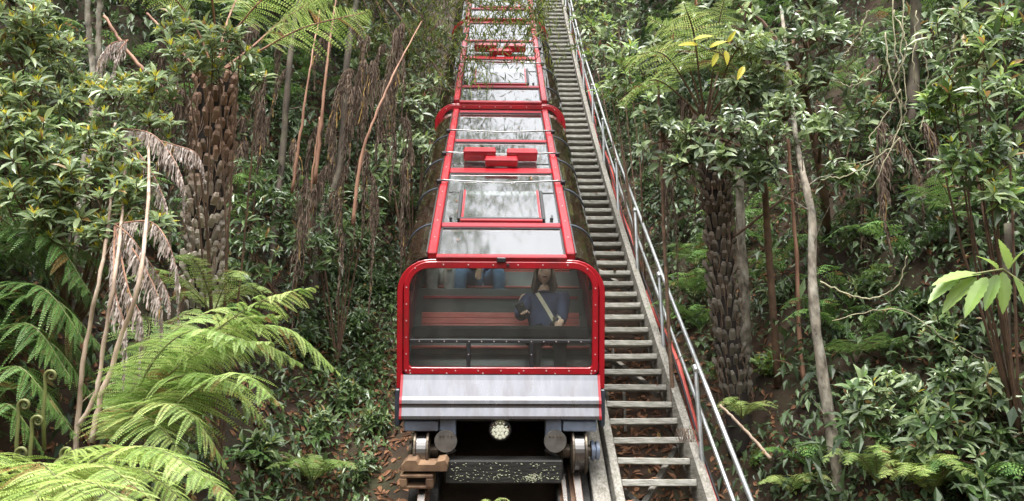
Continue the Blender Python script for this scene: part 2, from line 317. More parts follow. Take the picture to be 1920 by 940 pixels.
SLIM_F = np.array([(0, 2, 1), (0, 3, 2), (1, 2, 4), (2, 3, 4)])
def leaves(pos, dirs, ups, length, width, detail=True, tint=None):
    """arrays of leaves -> (V, F, tint)"""
    tv, tf = (LEAF_V, LEAF_F) if detail else (SLIM_V, SLIM_F)
    d = unit(dirs); sdv = unit(np.cross(d, ups)); u = np.cross(sdv, d); n = len(pos); k = len(tv)
    length = np.broadcast_to(length, (n,)); width = np.broadcast_to(width, (n,))
    V = pos[:, None, :]+sdv[:, None, :]*(tv[None, :, 0:1]*width[:, None, None])+d[:, None, :]*(tv[None, :, 1:2]*length[:, None, None])+u[:, None, :]*(tv[None, :, 2:3]*length[:, None, None])
    F = tf[None]+(np.arange(n)*k)[:, None, None]
    t = np.repeat(rng.random(n) if tint is None else tint, k)
    return V.reshape(-1, 3), F.reshape(-1, 3), t
def rand_dirs(n, bias=(0, 0, 0)):
    return unit(rng.normal(size=(n, 3))+np.array(bias))
def spline(ctrl, n):
    """Catmull-Rom through control points"""
    P = [np.array(c, float) for c in ctrl]; P = [2*P[0]-P[1]]+P+[2*P[-1]-P[-2]]; out = []
    m = len(P)-3
    for u in np.linspace(0, m-1e-6, n):
        i = int(u); t = u-i; a, b, c, d = P[i:i+4]
        out.append(0.5*((2*b)+(c-a)*t+(2*a-5*b+4*c-d)*t*t+(3*b-a-3*c+d)*t**3))
    return np.array(out)
# ------------------------------------------------------------------ ground
def axis(parts):
    out = []
    for a, b, st in parts: out += list(np.arange(a, b, st))
    return np.array(out+[parts[-1][1]])
gx = axis([(-60, -12, 3), (-12, -6, 0.4), (-6, 6, 0.14), (6, 12, 0.4), (12, 60, 3)])
gy = axis([(-40, -4, 3), (-4, 2, 0.5), (2, 14, 0.14), (14, 24, 0.35), (24, 60, 2)])
X, Y = np.meshgrid(gx, gy); Z = H(X, Y)
nx, ny = len(gx), len(gy)
V = np.stack([X, Y, Z], -1).reshape(-1, 3)
i = (np.arange(ny-1)[:, None]*nx+np.arange(nx-1)[None]).ravel()
F = np.concatenate([np.stack([i, i+1, i+nx+1], 1), np.stack([i, i+nx+1, i+nx], 1)])
tag(link('ground', tri_mesh('ground', V, F, 'earth', smooth=True)), kind='structure')

# ------------------------------------------------------------------ rails and track timbers
def along(s0, s1, step): return list(np.arange(s0, s1+1e-6, step))
def rail_thing(x, label, top=N_RAIL, wid=0.06):
    t = thing('track_rail', label, 'rail', tr(x, -4, top-0.16))
    prof_h = [(-.5, 0), (.5, 0), (.5, -.04), (.18, -.055), (.18, -.12), (.9, -.135), (.9, -.16), (-.9, -.16), (-.9, -.135), (-.18, -.12), (-.18, -.055), (-.5, -.04)]
    rings = [[tr(x+a*wid, s, top+b) for a, b in prof_h] for s in along(-4, 28, 1.0)]
    MB().loft(rings).build('rail_bar', 'rail', t)
    rings = [[tr(x+a*wid*0.44, s, top+b) for a, b in ((-1, .001), (1, .001), (1, .005), (-1, .005))] for s in along(-4, 28, 1.0)]
    MB().loft(rings).build('running_surface', 'bright', t)
rail_thing(-0.665, 'rusty steel rail under the left wheel of the train')
rail_thing(0.665, 'rusty steel rail under the right wheel of the train')
rail_thing(0.55, 'thin inner guard rail beside the right wheel', N_RAIL-0.03, 0.035)
def beam(name, label, x0, x1, n0, n1, s0, s1, mat, cat='beam'):
    rings = [[tr(a, s, b) for a, b in ((x0, n0), (x1, n0), (x1, n1-0.008), (x1-0.008, n1), (x0+0.008, n1), (x0, n1-0.008))] for s in along(s0, s1, 1.0)]
    return tag(MB().loft(rings).build(name, mat), label, cat)
beam('track_beam', 'wide pale timber beam running beside the right rail', 0.80, 0.95, -2.0, -1.72, -4, 28, 'timber')
beam('track_beam', 'tall timber plank on edge between track and stairs', 0.965, 1.04, -2.0, -1.58, -4, 28, 'timber')
beam('track_beam', 'dark timber beam carrying the left rail', -0.80, -0.54, -2.05, -1.795, -4, 28, 'tar')
beam('track_beam', 'dark timber beam carrying the right rail', 0.5, 0.79, -2.05, -1.795, -4, 28, 'tar')
g_sl = 'sleepers under the train'
for k in range(9):
    p, T, N, a = frame(0.9+k*1.1)
    tag(MB().box(tr(0, 0.9+k*1.1, -1.93), (1.0, 0.2, 0.16), (Vector((1, 0, 0)), T, N), bev=0.012).build('sleeper', 'tar'), 'dark sleeper between the rails in the shade under the carriages', 'sleeper', g_sl)
# speckled cross beam in front of the wheels
T0, N0 = frame(0)[1:3]
FN = -FWD
cb = thing('cross_beam', 'black tarred cross beam speckled with pale lichen between the rails', 'beam', px(945, 905, 6.75))
c = px(945, 881, 6.80)
MB().box(c, (1.03, 0.16, 0.205), (Vector((1, 0, 0)), -FN, UPV), bev=0.012).build('timber', 'tar', cb)
mb = MB()
for k in range(230):
    u = rnd.uniform(-0.46, 0.48); v_ = rnd.uniform(-0.085, 0.085) if rnd.random() < .75 else rnd.gauss(-0.05, 0.02)
    if k < 60: u = rnd.gauss(0.26, 0.035); v_ = rnd.gauss(-0.045, 0.022)
    q = c+Vector((1, 0, 0))*u+UPV*max(-.09, min(.09, v_))+FN*0.081; r = rnd.uniform(0.002, 0.009) if k > 60 else rnd.uniform(0.004, 0.011)
    n = rnd.randint(5, 7); ring = [q+(Vector((1, 0, 0))*math.cos(6.28*j/n)*rnd.uniform(.7, 1.6)+UPV*math.sin(6.28*j/n)*rnd.uniform(.4, .8))*r for j in range(n)]
    mb.add(ring+[q+FN*0.003], [(j, (j+1) % n, n) for j in range(n)])
tag(mb.build('lichen', 'lichen', cb), kind='stuff')
# rusty casting at the left rail
rb = thing('rail_stop', 'rusty iron block clamped over the left rail end', 'rail stop', px(795, 910, 6.6))
def pbox(mb, x0, x1, y0, y1, z, dep, mi=0, bev=0.008):
    a = px((x0+x1)/2, (y0+y1)/2, z+dep/2); k = z/FPX
    mb.box(a, ((x1-x0)*k, dep, (y1-y0)*k), (RGT, FWD, UPV), mi, bev); return mb
pbox(MB(), 752, 815, 884, 891, 6.5, 0.2).build('lip', 'rust', rb)
pbox(pbox(pbox(MB(), 752, 766, 891, 908, 6.5, .2), 800, 815, 891, 908, 6.5, .2), 752, 815, 905, 911, 6.505, .2).build('socket', 'rust', rb)
pbox(MB(), 758, 808, 890, 906, 6.62, 0.1).build('socket_back', 'black', rb)
mb = MB()
prof = [(752, 884), (752, 874), (762, 864), (780, 864), (784, 872), (815, 872), (820, 866), (834, 864), (839, 872), (838, 884)]
mb.loft([[px(a, b, 6.5) for a, b in prof], [px(a, b, 6.5)+FWD*0.2 for a, b in prof]]); mb.build('clamp', 'rust', rb)

# ------------------------------------------------------------------ timber stairs
st = thing('stairway', 'long steep grey timber stairway climbing beside the train', 'stairs', tr(1.35, -3.6, -2.0))
def s_from(y, K=7846.0): return (K/(y+265)-6.84)/math.cos(INC-PITCH)-0.0
S0 = None
# distance along the line of the lowest tread seen, level with the rails
best = min(np.arange(-4, 2, 0.005), key=lambda s: abs((lambda q: 470-FPX*((q-CAM).dot(UPV))/((q-CAM).dot(FWD)))(tr(1.35, s, N_RAIL-0.02))-905))
TP = 0.27
tv = None
XL, XR = 1.05, 1.70
for k in range(-3, 92):
    s = best+k*TP; p, T, N, a = frame(s)
    q = tr((XL+XR)/2, s, N_RAIL-0.02)
    if tv is None:
        o = MB().box((0, 0, 0), (XR-XL, 0.20, 0.055), None, bev=0.006).build('tread', 'tread', None); tv = o.data
        bpy.data.objects.remove(o)
    o = link('tread', tv, st); o.matrix_local = MW[st] @ Matrix.Translation(q+Vector((0, 0.06, rnd.uniform(-.004, .004)))) @ Matrix.Rotation(rnd.uniform(-.012, .012), 4, 'Y') @ Matrix.Rotation(rnd.uniform(-.01, .01), 4, 'Z')
def sbeam(parent, name, x0, x1, n0, n1, s0, s1, mat):
    rings = [[tr(a, s, b) for a, b in ((x0, n0), (x1, n0), (x1, n1), (x0, n1))] for s in along(s0, s1, 1.0)]
    return MB().loft(rings).build(name, mat, parent)
sbeam(st, 'stringer', XR+0.003, XR+0.052, -1.86, -1.52, -4, 23, 'timber')
sbeam(st, 'stringer_cap', XR+0.056, XR+0.09, -1.70, -1.55, -4, 23, 'timber')
for (xa, sa, xb, sb) in ((1.06, 1.45, 1.68, 0.5), (1.08, -1.35, 1.68, -0.35), (1.1, -0.9, 1.72, -1.9), (1.06, 3.6, 1.68, 2.7)):
    a, b = tr(xa, sa, -1.86), tr(xb, sb, -1.86); d = (b-a).normalized()
    MB().box((a+b)/2, ((b-a).length, 0.05, 0.08), (d, d.cross(Vector((0, -.7, .7))).normalized(), d.cross(d.cross(Vector((0, -.7, .7)))).normalized()), bev=0.005).build('brace', 'timber', st)
for s in (0.2, 1.1, 2.0):
    for x in (1.12, 1.3):
        MB().tube([tr(x, s, -2.1), tr(x, s, -2.1)+Vector((0, 0, 0.42))], 0.016, 6).build('prop', 'timber', st)

# ------------------------------------------------------------------ galvanised handrail
hr = thing('handrail', 'galvanised pipe handrail with two rails along the stairs', 'handrail', tr(1.8, -3.6, -1.7))
tops = []; mids = []
XH = XR+0.085
for k in range(-1, 13):
    s = best+k*1.78+0.02; b = tr(XH, s, -1.72); lean = Vector((rnd.uniform(-.012, .012), rnd.uniform(-.012, .012), 1.0))
    t = b+lean*1.03
    m = MB().tube([b, t], 0.021, 8); m.lathe(b+Vector((0, 0, 0.02)), (0, 0, 1), [(-.01, .05), (.01, .05)], 10)
    m.build('post', 'galv', hr, smooth=False)
    MB().lathe(t, (0, 1, 1), [(-.035, .026), (.035, .026)], 10).build('clamp', 'galv', hr)
    tops.append(t+Vector((0.035, 0, 0))); mids.append(b+lean*0.55+Vector((0.05, 0, 0)))
MB().tube(tops, 0.021, 8).build('top_rail', 'galv', hr, smooth=True)
MB().tube(mids, 0.018, 8).build('middle_rail', 'galv', hr, smooth=True)
# red conduit and black cable beside the stringer
pts = [tr(1.92+0.025*math.sin(s*2.1)+rnd.uniform(-.012, .012), s, -1.80+0.05*math.sin(s*1.3)) for s in along(-3.5, 20, 0.4)]
tag(MB().tube(pts, 0.032, 8).build('conduit', 'hose', smooth=True), 'faded red conduit pipe lying along the outside of the stairs', 'pipe')
pts = [tr(1.87+0.015*math.sin(s*1.3), s, -1.66+0.02*math.sin(s*2.3)) for s in along(-3.5, 20, 0.4)]
tag(MB().tube(pts, 0.013, 6).build('cable', 'black', smooth=True), 'thin black cable running beside the stair stringer', 'cable')
wc = px(1290, 823, 6.75); pts = []
for k in range(150):
    a = k*0.55; pts.append(wc+Vector((0.10*(k/75-1)+0.01*math.sin(k), 0.05*math.cos(a)+rnd.uniform(-.006, .006), 0.055*math.sin(a)+rnd.uniform(-.006, .006)+0.03)))
tag(MB().tube(pts, 0.0022, 4).build('wire_coil', 'twig'), 'small coil of rusty wire lying across a tread by the stringer', 'wire')

# ------------------------------------------------------------------ the train
KPX = 6.84/FPX; AL = INC-PITCH; SA, CA = math.sin(AL), math.cos(AL)
BASE = 1.63                                    # rail top to roof
def fc(x, y, o=0.0):
    """point of the raked front: picture-plane measures on the nose (945, 487 = roof edge), o = towards the front"""
    d = (y-487)*KPX
    return Vector(((x-945)*KPX, -d*SA-o*CA, -d*CA+o*SA+BASE))
FX, FU, FO = Vector((1, 0, 0)), Vector((0, SA, CA)), Vector((0, -CA, SA))
def fbox(mb, x0, x1, y0, y1, o0, o1, bev=0.006, mi=0):
    return mb.box((fc(x0, y0, o0)+fc(x1, y1, o1))/2, ((x1-x0)*KPX, o1-o0, (y1-y0)*KPX), (FX, FO, FU), mi, bev)
def rr_path(x0, x1, y0, y1, r, rb=None, closed=False, n=9):
    pts = []
    if closed and rb:
        for k in range(n): a = math.pi/2*k/(n-1); pts.append((x0+rb-rb*math.sin(a), y1-rb+rb*math.cos(a)))
    else: pts.append((x0, y1))
    for k in range(n): a = math.pi/2*k/(n-1); pts.append((x0+r-r*math.cos(a), y0+r-r*math.sin(a)))
    for k in range(n): a = math.pi/2*k/(n-1); pts.append((x1-r+r*math.sin(a), y0+r-r*math.cos(a)))
    if closed and rb:
        for k in range(n): a = math.pi/2*k/(n-1); pts.append((x1-rb+rb*math.cos(a), y1-rb+rb*math.sin(a)))
    else: pts.append((x1, y1))
    return pts
def band(mb, po, pi, o0, o1, closed, ch=0.006):
    rings = []
    for (ax, ay), (bx, by) in zip(po, pi):
        c1 = ch
        a0, a1, b0, b1 = fc(ax, ay, o0), fc(ax, ay, o1), fc(bx, by, o0), fc(bx, by, o1)
        e = (b1-a1).normalized()*c1
        rings.append([a0, a1-FO*c1, a1+e, b1-e, b1-FO*c1, b0])
    if closed: rings.append(rings[0])
    return mb.loft(rings, caps=not closed)
def loc(x, t, n): return Vector((x, t, n+BASE))
XR_, RS = 0.62, 0.295                          # shoulder start and radius
def shoulder(sgn, off=0.0, down=-0.80, n=9):
    r = RS+off; pts = []
    for k in range(n): a = math.pi/2*k/(n-1); pts.append((sgn*(XR_+r*math.sin(a)), -RS+r*math.cos(a)))
    pts.append((sgn*(XR_+r), down)); return pts
CL = 4.46                                       # body length, pitch 4.56
def rear(n): return CL+n*SA/CA*1.0
def front(n): return n*SA/CA
CROSS = [(0.63, 0.72), (2.06, 2.19), (3.12, 3.19)]
RODS = [1.68, 2.56, 3.40]

def make_carriage(label, mat, lead):
    c = thing('railway_carriage', label, 'train carriage', mat=mat, group='carriages of the red train')
    MW.pop(c)                                    # parts below are built in the carriage's own axes
    for sg in (-1, 1):
        MB().box(loc(sg*0.615, CL/2+0.01, 0.012), (0.082, CL-0.06, 0.075), bev=0.01).build('roof_rail', 'red', c)
        mb = MB()
        for t in [0.35+0.36*k for k in range(12)]: mb.lathe(loc(sg*0.615, t, 0.049), (0, 0, 1), [(0, .008), (.006, .006)], 6)
        tag(mb.build('bolts', 'rivet', c), kind='stuff')
    MB().box(loc(0, 0.02, 0.002), (1.16, 0.06, 0.06), bev=0.008).build('roof_crossbar', 'red', c)
    for a, b in CROSS: MB().box(loc(0, (a+b)/2, 0.004), (1.146, b-a, 0.05), bev=0.008).build('roof_crossbar', 'red' if b > 2 and b < 3 else 'red_dark', c)
    MB().box(loc(0, CL-0.05, 0.0), (1.146, 0.08, 0.05), bev=0.008).build('roof_crossbar', 'red_dark', c)
    edges = [0.05, 0.63, 0.72, 2.06, 2.19, 3.12, 3.19, CL-0.09]
    for k in range(4):
        a, b = edges[2*k]+.003, edges[2*k+1]-.003
        MB().box(loc(0, (a+b)/2, 0.002), (1.144, b-a, 0.008)).build('roof_pane', 'glass_roof', c)
        mb = MB()                                # rubber seal of the pane
        for x in (-.563, .563): mb.box(loc(x, (a+b)/2, 0.011), (0.012, b-a, 0.008))
        for t in (a+.006, b-.006): mb.box(loc(0, t, 0.012), (1.11, 0.012, 0.008))
        mb.build('seal', 'black', c)
    # hinged hatch on the second pane, with red inner frame
    h = MB().box(loc(0, 0.79, 0.032), (0.86, 0.03, 0.03), bev=.005).box(loc(-.415, 1.15, 0.032), (0.035, 0.69, 0.026), bev=.005).box(loc(.415, 1.15, 0.032), (0.035, 0.69, 0.026), bev=.005).build('hatch_frame', 'black', c)
    MB().box(loc(0, 1.15, 0.03), (0.79, 0.69, 0.008)).build('hatch_pane', 'glass_roof', c)
    MB().box(loc(0, 0.745, 0.036), (0.80, 0.035, 0.028), bev=.005).box(loc(-.38, 1.15, 0.040), (0.02, 0.69, 0.012)).box(loc(.38, 1.15, 0.040), (0.02, 0.69, 0.012)).build('hatch_trim', 'red', c)
    for sg in (-1, 1):
        MB().box(loc(sg*.50, .86, .02), (0.018, 0.07, 0.02)).box(loc(sg*.492, .83, .02), (0.03, 0.014, 0.02)).build('hatch_latch', 'chrome', c)
    # sagging stay rods with end clamps
    for t in RODS:
        pts = [loc(-0.70, t, 0.075), loc(-0.60, t, 0.078), loc(-0.08, t-.03, 0.066), loc(0.08, t-.03, 0.066), loc(0.60, t, 0.078), loc(0.70, t, 0.075)]
        r = MB().tube(pts, 0.011, 7).build('stay_rod', 'chrome', c, smooth=True)
        for sg in (-1, 1):
            MB().box(loc(sg*0.665, t, 0.06), (0.05, 0.045, 0.05), bev=.006).build('rod_clamp', 'black', c)
    MB().box(loc(0, 3.30, -.02), (0.62, 0.09, 0.03), bev=.005).build('roof_strip', 'red_dark', c)
    # red equipment boxes on the roof
    for x0, x1, t, n, hh in ((-.43, -.06, 2.46, .03, .125), (.07, .42, 2.46, .03, .115), (-.18, .19, 2.28, .03, .085)):
        b = MB().box(loc((x0+x1)/2, t, n+hh/2+.003), (x1-x0, 0.15, hh), bev=.012).build('roof_box', 'red', c)
        MB().box(loc((x0+x1)/2, t-.072, n+hh-.002), (x1-x0+.012, 0.02, 0.012)).build('lid_edge', 'red_dark', b)
    # curved shoulder glass between hoops
    st_ = [0.06, 0.74, 1.66, 2.55, 3.42, CL-0.02]
    for sg in (-1, 1):
        for k in range(5):
            t0, t1 = st_[k]+.012, st_[k+1]-.012
            out, inn = shoulder(sg, 0, -.72), shoulder(sg, -.008, -.72)
            prof = out+inn[::-1]
            r0 = [loc(x, (t0 if k else front(n)+.07), n) for x, n in prof]; r1 = [loc(x, (t1 if k < 4 else rear(n)-.05), n) for x, n in prof]
            MB().loft([r0, r1]).build('shoulder_pane', 'glass_side', c, smooth=False)
        for t in st_[1:-1]:
            out, inn = shoulder(sg, 0.008, -.76), shoulder(sg, -.02, -.76)
            prof = out+inn[::-1]
            MB().loft([[loc(x, t-.016, n) for x, n in prof], [loc(x, t+.016, n) for x, n in prof]]).build('hoop', 'skirt', c)
        # pale strip along the rail, red sill, lower panel, skirt
        MB().box(loc(sg*0.668, CL/2, 0.004), (0.012, CL-.2, 0.03)).build('edge_strip', 'chrome', c)
        for nm, m, n0, n1, xo in (('sill', 'red', -.80, -.725, .925), ('side_panel', 'red_dark', -1.06, -.80, .915), ('side_skirt', 'skirt', -1.30, -1.06, .90)):
            q = [loc(sg*(xo-.03), front(n0)+.06, n0), loc(sg*xo, front(n0)+.06, n0), loc(sg*xo, front(n1)+.06, n1), loc(sg*(xo-.03), front(n1)+.06, n1)]
            q2 = [loc(sg*(xo-.03), rear(n0)-.06, n0), loc(sg*xo, rear(n0)-.06, n0), loc(sg*xo, rear(n1)-.06, n1), loc(sg*(xo-.03), rear(n1)-.06, n1)]
            MB().loft([q, q2]).build(nm, m, c)
    # floor and rear wall
    MB().loft([[loc(x, front(-1.1)+.08, n) for x, n in ((-.88, -1.1), (.88, -1.1), (.88, -1.04), (-.88, -1.04))], [loc(x, rear(-1.1)-.1, n) for x, n in ((-.88, -1.1), (.88, -1.1), (.88, -1.04), (-.88, -1.04))]]).build('floor', 'interior', c)
    # front hoop (outer flange) and inner window frame
    po = rr_path(750, 1140, 487, 728, 62); pi = rr_path(761, 1129, 498, 728, 52)
    band(MB(), po, pi, -0.085, 0.0, False).build('front_hoop', 'red', c)
    po = rr_path(763, 1127, 491, 702, 50, 10, True); pi = rr_path(773, 1116, 504, 689, 38, 7, True)
    fr = band(MB(), po, pi, -0.05, 0.018, True).build('window_frame', 'red', c)
    mb = MB()
    for x, y in [(790+i*46.5, 497) for i in range(1, 7)]+[(768, 540+i*31) for i in range(6)]+[(1121.5, 540+i*31) for i in range(6)]+[(775+i*42.5, 695) for i in range(9)]+[(776+i*67.6, 700) for i in range(6)]+[(784, 504), (1106, 504)]:
        mb.lathe(fc(x, y, 0.018), FO, [(0, .0075), (.005, .0055)], 6)
    tag(mb.build('rivets', 'rivet', fr), kind='stuff')
    # windscreen pane with rounded corners
    pth = rr_path(772, 1117, 503, 690, 38, 6, True)
    MB().loft([[fc(x, y, -.022) for x, y in pth], [fc(x, y, -.014) for x, y in pth]]).build('windscreen', 'glass_front', c)
    # benches: four rows stepping up the slope, level seats of slats
    Li = c.matrix_world.inverted()
    if lead:
        wp = lambda x, y, z: Li @ px(x, y, z)
        ax = tuple((Li.to_3x3() @ v).normalized() for v in (Vector((1, 0, 0)), Vector((0, 1, 0)), Vector((0, 0, 1))))
        make_carriage.rows = []
        for k in range(4):
            off = Vector((0, 1.09*k+(0.05 if k else 0), 0))
            seat = (wp(945, 656, 7.50)); seat.x = 0; seat = seat+off
            hh = MB()
            b = MB().box(seat+ax[1]*0.02-ax[2]*.05, (1.70, 0.42, 0.05), ax, bev=.006).build('bench', 'interior', c)
            for j in range(4): MB().box(seat+ax[1]*(-.21+.115*j)-ax[2]*.012, (1.68, 0.085, 0.024), ax, bev=.006).build('seat_slat', 'slat', b)
            for j in range(3): MB().box(seat+ax[1]*(.245+.016*j)+ax[2]*(.265+.064*j), (1.60, 0.022, 0.057), ax, bev=.006).build('back_slat', 'slat', b)
            MB().box(seat+ax[1]*.40+ax[2]*.36, (1.72, 0.03, 0.68), ax, bev=.01).build('back_panel', 'interior', b)
            MB().box(seat+ax[1]*.375+ax[2]*.60, (1.60, 0.02, 0.03), ax, bev=.004).build('trim_strip', 'red_dark', b)
            MB().box(seat+ax[1]*.02-ax[2]*.30, (1.72, 0.36, 0.42), ax).build('riser', 'interior', b)
            make_carriage.rows.append(b)
        # padded bar, bolted strip and mullions on the windscreen
        fbox(MB(), 775, 1115, 614, 637, -.17, -.06, .02).build('padded_bar', 'black', c)
        sp = fbox(MB(), 774, 1115, 637, 643.5, -.012, .006, .003).build('windscreen_strip', 'black', c)
        mb = MB()
        for k in range(14): mb.lathe(fc(792+k*23.3, 640.5, .006), FO, [(0, .0065), (.005, .0045)], 6)
        for x in (884, 1002): mb.lathe(fc(x, 665, .006), FO, [(0, .0065), (.005, .0045)], 6)
        tag(mb.build('strip_bolts', 'rivet', sp), kind='stuff')
        for x in (884, 1002): fbox(MB(), x-4, x+4, 643.5, 689, -.012, .006, .003).build('mullion', 'black', c)
        # small camera box over the windscreen
        fbox(MB(), 936, 953, 483, 492, .0, .05, .006).build('camera_housing', 'black', c)
        MB().lathe(fc(957, 497, .018), FO, [(0, .014), (.03, .012), (.032, .008)], 10).build('washer_jet', 'black', c)
        # steel apron, folded sheet
        prof = [(703, .012), (712, .030), (740, .100), (746, .120), (752, .128), (756, .114), (760, .116), (774, .146), (779, .149), (782, .13), (783, .0), (703, -.02)]
        ap = MB().loft([[fc(x, y, o) for y, o in prof] for x in (761, 800, 860, 945, 1030, 1090, 1128)]).build('apron', 'steel', c)
        for x0, x1 in ((758.5, 763), (1126, 1130.5)):
            MB().loft([[fc(x, y, o+.006) for y, o in prof[:10]]+[fc(x, 784, 0), fc(x, 702, -.02)] for x in (x0, x1)]).build('apron_edge', 'red', ap)
        mb = MB()
        for x in (790, 850, 907, 978, 1045, 1100): mb.lathe(fc(x, 779, .148), FO, [(0, .006), (.004, .004)], 6)
        tag(mb.build('apron_bolts', 'black', ap), kind='stuff')
        # chassis: side cheeks, brackets, buffers, headlight
        for x0, x1 in ((747, 757), (1132, 1141)): fbox(MB(), x0, x1, 730, 800, -.16, .01, .01).build('cheek_plate', 'skirt', c)
        fbox(MB(), 775, 1115, 770, 800, -.55, -.20, .01).build('headstock', 'interior', c)
        for sg in (-1, 1):
            mx = lambda x: 945+sg*(x-945)
            a, b = sorted((mx(1060), mx(1123))); 
            fbox(MB(), a, b, 785, 804, -.08, .11, .008).build('axle_bracket', 'bluegrey', c)
            a, b = sorted((mx(1028), mx(1058)))
            bp_ = fbox(MB(), a, b, 780, 822, -.06, .09, .008).build('buffer_post', 'bluegrey', c)
            bd = MB().lathe(fc(mx(1046), 822, .07), FO, [(0, .080), (.02, .098), (.040, .100), (.05, .095), (.052, .02)], 28).build('buffer_disc', 'disc', c, smooth=False)
            mb = MB()
            for dx in (-10, -4, 4, 10): mb.lathe(fc(mx(1046)+dx, 812, .122), FO, [(0, .008), (.008, .006)], 6)
            tag(mb.build('disc_bolts', 'greased', bd), kind='stuff')
            # double flanged wheel
            w_ = fc(mx(1091), 846, -.02); wx = Vector((1, 0, 0))
            MB().lathe(w_, wx, [(-.042, .178), (.042, .178)], 36).build('wheel_tread', 'bright', c, smooth=False)
            for q in (-1, 1):
                MB().lathe(w_+wx*(q*.055), wx, [(-.014, .19), (-.008, .208), (.008, .208), (.014, .19)], 36).build('wheel_flange', 'greased', c)
            MB().lathe(w_, wx, [(-.12, .05), (-.074, .055), (-.074, .12), (-.07, .13), (.07, .13), (.074, .12), (.074, .055), (.12, .05)], 24).build('wheel_hub', 'greased', c)
            ab = MB().lathe(w_+wx*(sg*.115), wx, [(0, .05), (.0, .085), (.025, .09), (.028, .06), (.04, .06), (.043, .082), (.07, .082), (.074, .05)], 24).build('axle_box', 'bluegrey' if sg > 0 else 'greased', c)
            MB().lathe(w_-wx*(sg*.11), wx, [(-.03, .06), (.03, .07)], 20).build('bearing', 'greased', c)
            a, b = sorted((mx(1032), mx(1068)))
            fbox(MB(), a, b, 845, 868, -.22, -.10, .01).build('brake_shoe', 'greased', c)
            MB().tube([fc(mx(1030), 848, -.09), fc(mx(1056), 862, -.06)], .018, 8).build('brake_pin', 'bright', c)
        hl = MB().lathe(fc(944, 801, .03), FO, [(0, .07), (.05, .095), (.075, .099), (.08, .092), (.078, .086)], 32).build('headlight', 'black', c)
        MB().lathe(fc(944, 801, .1085), FO, [(0, .086), (.006, .084)], 32).build('reflector', 'galv', hl)
        mb = MB()
        for ring_, cnt in ((0, 1), (.033, 6), (.064, 12)):
            for j in range(cnt):
                a = 6.283*j/cnt
                mb.lathe(fc(944, 801, .1145)+FX*(ring_*math.cos(a))+FU*(ring_*math.sin(a)), FO, [(0, .0165), (.005, .014), (.009, .006)], 10)
        mb.build('led_cluster', 'lens', hl)
        MB().lathe(fc(944, 801, .1235), FO, [(0, .087), (.004, .086), (.012, .06), (.015, .02)], 28).build('cover_glass', 'glass_lamp', hl, smooth=True)
    return c
def lens_mat():
    m, N, L, P, O = new_mat('headlight_lens'); P.inputs['Base Color'].default_value = (0.55, 0.56, 0.48, 1); P.inputs['Roughness'].default_value = 0.25
    P.inputs['Emission Color'].default_value = (1, 0.98, 0.8, 1); P.inputs['Emission Strength'].default_value = 0.16
    return m
M['lens'] = lens_mat()
def car_matrix(p, a):
    T = Vector((0, math.cos(a), math.sin(a))); N = Vector((0, -math.sin(a), math.cos(a))); b = p-N*BASE
    return Matrix(((1, 0, 0, b.x), (0, T.y, N.y, b.y), (0, T.z, N.z, b.z), (0, 0, 0, 1)))
angs = [INC, INC+rad(3.6), INC+rad(6.6)]
hinge = A0.copy(); mats = []
for a in angs:
    mats.append(car_matrix(hinge+Vector((0, -math.sin(a), math.cos(a)))*(0, .09, .12)[len(mats)], a)); hinge = hinge+Vector((0, math.cos(a), math.sin(a)))*4.56
def copy_tree(o, parent=None):
    c = o.copy(); COL.objects.link(c); c.parent = parent
    for ch in list(o.children):
        copy_tree(ch, c)
    return c
car1 = make_carriage('front carriage of the red glass-roofed train, with windscreen, steel apron and headlight', mats[0], True)
SKIP = {'padded_bar', 'windscreen_strip', 'mullion', 'camera_housing', 'washer_jet', 'apron', 'cheek_plate', 'headstock', 'axle_bracket', 'buffer_post', 'buffer_disc', 'wheel_tread', 'wheel_flange', 'wheel_hub', 'axle_box', 'bearing', 'brake_shoe', 'brake_pin', 'headlight'}
def copy_car(label, m):
    c = car1.copy(); COL.objects.link(c); c.matrix_world = m; c['label'] = label
    for ch in list(car1.children):
        if ch.name.split('.')[0] in SKIP: continue
        copy_tree(ch, c)
    return c
copy_car('second carriage of the red train, in the middle behind the front one', mats[1])
copy_car('third carriage of the red train, highest up and cut by the leaves at the top', mats[2])
# ------------------------------------------------------------------ passengers
def skin_data(name, verts, edges, radii, sub=2):
    me = bpy.data.meshes.new(name); me.from_pydata([tuple(v) for v in verts], edges, [])
    o = bpy.data.objects.new(name, me); COL.objects.link(o)
    m = o.modifiers.new('skin', 'SKIN'); m.use_smooth_shade = True
    o.modifiers.new('sub', 'SUBSURF').levels = sub
    sv = me.skin_vertices[0].data
    for k, r in enumerate(radii):
        sv[k].radius = r if isinstance(r, tuple) else (r, r); sv[k].use_root = (k == 0)
    dg = bpy.context.evaluated_depsgraph_get(); dg.update()
    out = bpy.data.meshes.new_from_object(o.evaluated_get(dg)); out.name = name
    bpy.data.objects.remove(o); return out
class SK:
    def __init__(s): s.v = []; s.e = []; s.r = []
    def p(s, co, r, prev=None):
        s.v.append(Vector(co)); s.r.append(r)
        if prev is not None: s.e.append((prev, len(s.v)-1))
        return len(s.v)-1
